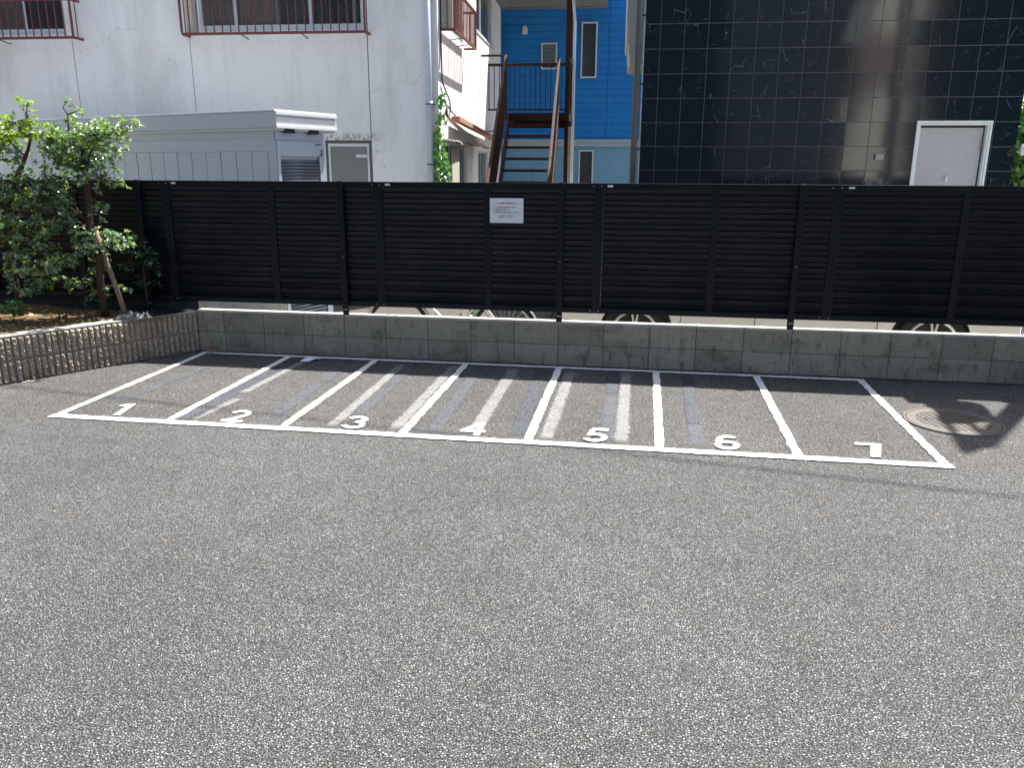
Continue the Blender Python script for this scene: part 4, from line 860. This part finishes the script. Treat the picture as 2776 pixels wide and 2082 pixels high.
# ---------------- bicycle behind the wall
def bicycle(name, loc, rz, label):
    c = empty(name, loc, rz, label, 'bicycle'); silver = pm('silver_metal',(.55,.56,.57),.3,.8,.05); wf = pm('white_bike_paint',(.78,.80,.84),.3,0,.04)
    for x in (0, 1.06):
        r_ = .312; t = MB(); n = 40
        def torus(mb_, R_, q, m_=8):
            vs = [((R_+q*cos(2*pi*j/m_))*cos(2*pi*i/n)+x, q*sin(2*pi*j/m_), (R_+q*cos(2*pi*j/m_))*sin(2*pi*i/n)) for i in range(n) for j in range(m_)]
            mb_.add(vs, [(i*m_+j, ((i+1)%n)*m_+j, ((i+1)%n)*m_+(j+1)%m_, i*m_+(j+1)%m_) for i in range(n) for j in range(m_)])
        wh = MB(); torus(wh, r_-.030, .011); wo = wh.build('wheel', silver, c, smooth=True)
        torus(t, r_-.008, .019); t.build('tyre', blackr, wo, smooth=True)
        s = MB()
        for i in range(28): a = 2*pi*i/28; b = a+.5*(1 if i%2 else -1); s.tube([(x+.02*cos(b), .02*(1 if i%4<2 else -1), .02*sin(b)), (x+(r_-.035)*cos(a), 0, (r_-.035)*sin(a))], .0014, 4)
        s.tube([(x,-.05,0),(x,.05,0)], .02, 10); s.build('spokes', silver, wo)
        fd = MB(); vs = []; a0, a1 = (20, 165) if x == 0 else (-10, 150)
        for i in range(25):
            a = R(a0+(a1-a0)*i/24); Rr = r_+.035; 
            for y, dr_ in ((-.028,-.012),(0,0),(.028,-.012)): vs.append((x+(Rr+dr_)*cos(a), y, (Rr+dr_)*sin(a)))
        fd.add(vs, [(3*i+k, 3*i+k+1, 3*i+3+k+1, 3*i+3+k) for i in range(24) for k in range(2)]); fd.build('mudguard', silver, c, smooth=True)
    f = MB(); f.tube([(.19,0,.52),(.25,0,.34),(.38,0,.13),(.52,0,-.02),(.62,0,-.06)], .021, 10); f.tube([(.17,0,.58),(.24,0,.42),(.34,0,.22),(.50,0,.07),(.64,0,.09)], .016, 10)
    f.tube([(.62,0,-.06),(.68,0,.25),(.74,0,.52)], .018, 10); f.tube([(.15,0,.62),(.20,0,.48)], .022, 10)
    for y in (-.055,.055): f.tube([(.62,y*.5,-.06),(1.06,y,0)], .010, 8); f.tube([(.72,y*.3,.42),(1.06,y,0)], .009, 8); f.tube([(.19,y,.46),(.06,y,.10),(0,y,0)], .011, 8)
    f.build('frame', wf, c, smooth=True)
    h = MB(); h.tube([(.15,0,.62),(.13,0,.72)], .013, 8); h.tube([(.28,-.28,.74),(.16,-.22,.76),(.11,-.08,.73),(.11,.08,.73),(.16,.22,.76),(.28,.28,.74)], .011, 8); h.build('handlebar', silver, c, smooth=True)
    s = MB(); s.tube([(.72,0,.60),(.80,0,.62),(.92,0,.63)], [.03,.06,.09], 12); s.tube([(.74,0,.5),(.755,0,.60)], .012, 8); s.v = [(x,y,z if z < .56 else .60+(z-.60)*.4) for x,y,z in s.v]; s.build('saddle', blackr, c, smooth=True)
    k_ = MB(); k_.tube([(.62,-.06,-.06),(.62,.06,-.06)], .05, 14); k_.tube([(.62,-.08,-.06),(.72,-.08,-.19)], .01, 8); k_.tube([(.62,.08,-.06),(.52,.08,.07)], .01, 8); k_.box(.69,.75,-.17,-.09,-.2,-.18); k_.box(.49,.55,.09,.17,.06,.08); k_.build('crank', silver, c)
    s = MB(); s.tube([(1.06,.06,0),(1.1,.14,-.3)], .008, 6); s.tube([(1.0,-.06,.42),(1.38,-.06,.36),(1.38,.06,.36),(1.0,.06,.42)], .006, 6); s.build('rack', silver, c)
bicycle('bicycle', (-2.327,7.52,.172), 0, 'white framed city bicycle parked behind the low block wall')
# weeds behind the wall
for i, (x, y, lb) in enumerate(((-1.62,7.75,'green weeds behind the bicycle under the black fence'), (-.80,8.0,'green weeds between bicycle and white car under the fence'))):
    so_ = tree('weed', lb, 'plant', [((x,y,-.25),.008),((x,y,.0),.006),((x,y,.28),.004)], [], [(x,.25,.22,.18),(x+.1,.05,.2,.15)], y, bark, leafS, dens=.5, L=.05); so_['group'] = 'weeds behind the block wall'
# ---------------- car behind the wall
c = empty('parked_car', (1.33,8.6,-.14), 0, 'white car parked close behind the wall, wheels showing under the fence', 'car')
carw = pm('white_car_paint', (.80,.81,.80), .25, 0, .02, 2, coat=.5)
def archpts(cx, r_, n=14): return [(cx-r_*cos(pi*i/n), .30+r_*sin(pi*i/n)) for i in range(n+1)]
W1, W2 = -1.356, 1.353
lower = [(-2.05,.22),(-1.356-.365,.20)]+archpts(W1,.365)+[(-.9,.19),(.9,.19)]+archpts(W2,.365)+[(2.02,.20),(2.12,.32),(2.12,.62),(2.02,.80),(1.25,.93),(-1.95,.98),(-2.12,.85),(-2.12,.40)]
def loft(poly, ys):
    m_ = MB(); n = len(poly); 
    for y, ins in ys:
        cx = sum(p[0] for p in poly)/n; m_.v += [(x*(1-ins), y, z) for x, z in poly]
    for k_ in range(len(ys)-1): m_.f += [(k_*n+i, (k_+1)*n+i, (k_+1)*n+(i+1)%n, k_*n+(i+1)%n) for i in range(n)]
    m_.f.append(tuple(range(n))); m_.f.append(tuple(range((len(ys)-1)*n, len(ys)*n))[::-1]); m_.uv = [None]*len(m_.f); return m_
loft(lower, [(-.84,.012),(-.80,0),(.80,0),(.84,.012)]).build('body', carw, c)
cab = [(-1.85,.96),(-1.62,1.36),(-1.2,1.46),(.1,1.46),(.55,1.32),(1.22,.93)]
loft(cab, [(-.72,.02),(-.62,.05),(.62,.05),(.72,.02)]).build('cabin', carw, c)
for a_, b_ in ((-1.5,-.62),(-.55,.35)):
    mb = MB(); mb.box(a_,b_,-.735,-.71,1.02,1.32); mb.build('side_window', pm('car_glass',(.02,.025,.03),.08), c, bevel=.01)
seam = MB()
for pts in ([(-.975,.25),(-.93,.40),(-.90,.6),(-.90,.93)], [(-.23,.22),(-.235,.95)], [(.86,.22),(.87,.55),(.85,.93)]):
    for (xa, za), (xb, zb) in zip(pts[:-1], pts[1:]): seam.bar((xa,-.8405,za),(xb,-.8405,zb),.006,.004, up=(0,1,0))
seam.build('door_seam', blackr, c)
mb = MB(); mb.box(1.92,2.10,-.853,-.80,.50,.68); mb.build('headlight', m_glass('headlamp_glass', .3), c, bevel=.02)
mb = MB(); mb.box(2.02,2.135,-.80,.80,.30,.46); mb.build('bumper_grille', blackr, c, bevel=.02)
for x in (W1, W2):
    mb = MB(); mb.tube([(x,-.80,.30),(x,-.845,.30),(x,-.855,.30)], [.31,.31,.285], 40); mb.tube([(x,-.80,.30),(x,-.60,.30)], .31, 32); wo = mb.build('wheel', blackr, c, smooth=False)
    rm = MB(); n = 40; rs = [(.232,-.8565),(.222,-.864),(.208,-.8575),(.205,-.835)]; vs = [(x+q*cos(2*pi*i/n), y, .30+q*sin(2*pi*i/n)) for i in range(n) for q, y in rs]
    rm.add(vs, [(4*i+k, 4*((i+1)%n)+k, 4*((i+1)%n)+k+1, 4*i+k+1) for i in range(n) for k in range(3)])
    for i in range(5):
        a = pi/2+2*pi*i/5
        for off in (-.13, .13):
            p0_ = Vector((x+.04*cos(a), -.862, .30+.04*sin(a))); p1_ = Vector((x+.21*cos(a+off), -.861, .30+.21*sin(a+off))); rm.bar(p0_, p1_, .02, .034, up=(0,1,0))
    rm.tube([(x,-.85,.30),(x,-.872,.30)], .05, 16); rm.build('rim', pm('silver_rim',(.62,.61,.58),.3,.5,.05), wo)
    ar = MB(); ar.tube([(x,-.79,.30),(x,-.5,.30)], .36, 28); ar.build('wheel_well', blackr, wo)

# ================================================================ things outside the picture that throw shade or are mirrored in the tiles
PX, PY = 4.10, 7.9
c = empty('utility_pole', (PX,PY,-.14), 0, 'concrete utility pole with equipment box standing right of the parking lot', 'utility pole')
pgrey = pm('pole_concrete', (.34,.33,.31), .85, 0, .1, 3, .3); tgrey = pm('transformer_paint', (.30,.31,.31), .5)
def XZ(pts): return [(x-PX, z+.14) for x, z in pts]
mb = MB(); mb.tube([(-.10,0,0),(-.04,0,4.2),(.04,0,6.0),(.09,0,6.9)], [.10,.085,.08,.07], 20); mb.build('pole', pgrey, c, smooth=True)
mb = MB(); mb.prismY(XZ([(3.11,3.55),(3.5,3.55),(3.61,4.13),(3.74,4.18),(3.84,4.34),(3.95,4.85),(4.02,5.26),(3.86,5.55),(3.72,5.6),(3.66,5.2),(3.53,4.76),(3.36,4.16),(3.26,4.18)]), -.06, .06); mb.build('equipment_box', tgrey, c)
mb = MB(); 
for a_, b_ in (((3.74,5.5),(4.02,6.7)), ((3.87,5.4),(4.10,6.3))):
    (xa, za), (xb, zb) = XZ([a_, b_]); mb.bar((xa,0,za),(xb,0,zb),.035,.05)
mb.build('brace', tgrey, c)
mb = MB(); mb.prismY(XZ([(3.96,6.50),(4.16,6.45),(4.24,6.6),(4.22,6.75),(4.17,6.9),(4.12,7.26),(4.06,7.0)]), -.05, .05); mb.build('cable_clamp_plate', tgrey, c)
def wire(nm, pts, r_, lb):
    m_ = MB(); n = 24; a, b = Vector(pts[0]), Vector(pts[1]); m_.tube([a.lerp(b, i/n)-Vector((0,0,pts[2]*4*(i/n)*(1-i/n))) for i in range(n+1)], r_, 6); tag(m_.build(nm, blackr), lb, 'cable')
wire('overhead_cable', ((14,6.3,9.0),(-16,10.9,9.0),.3), .013, 'overhead cable crossing high above the parking bays')
# buildings behind the camera
c = empty('opposite_building', (0,-15,0), R(2.6), 'tall brown apartment block standing behind the photographer', 'building')
mb = MB(); mb.box(-30,34,-10,0,0,11); mb.build('wall', pm('dark_brown_tile',(.012,.018,.028),.9,0,.2,1,spec=.05), c)
mb = MB(); mb.box(10.75,12.95,0,.9,0,11.5); tower = mb.build('stair_tower', pm('beige_plaster',(.72,.69,.60),.8,0,.06,1), c)
mb = MB(); mb.box(10.85,12.85,.9,.93,5.0,7.3); mb.build('window_band', pm('brown_panels',(.30,.23,.20),.6), tower)
mb = MB(); mb.box(5.6,10.2,.0,.6,0,11.2); mb.build('wall', pm('grey_render',(.05,.06,.08),.9,0,.08,1,spec=.1), c)
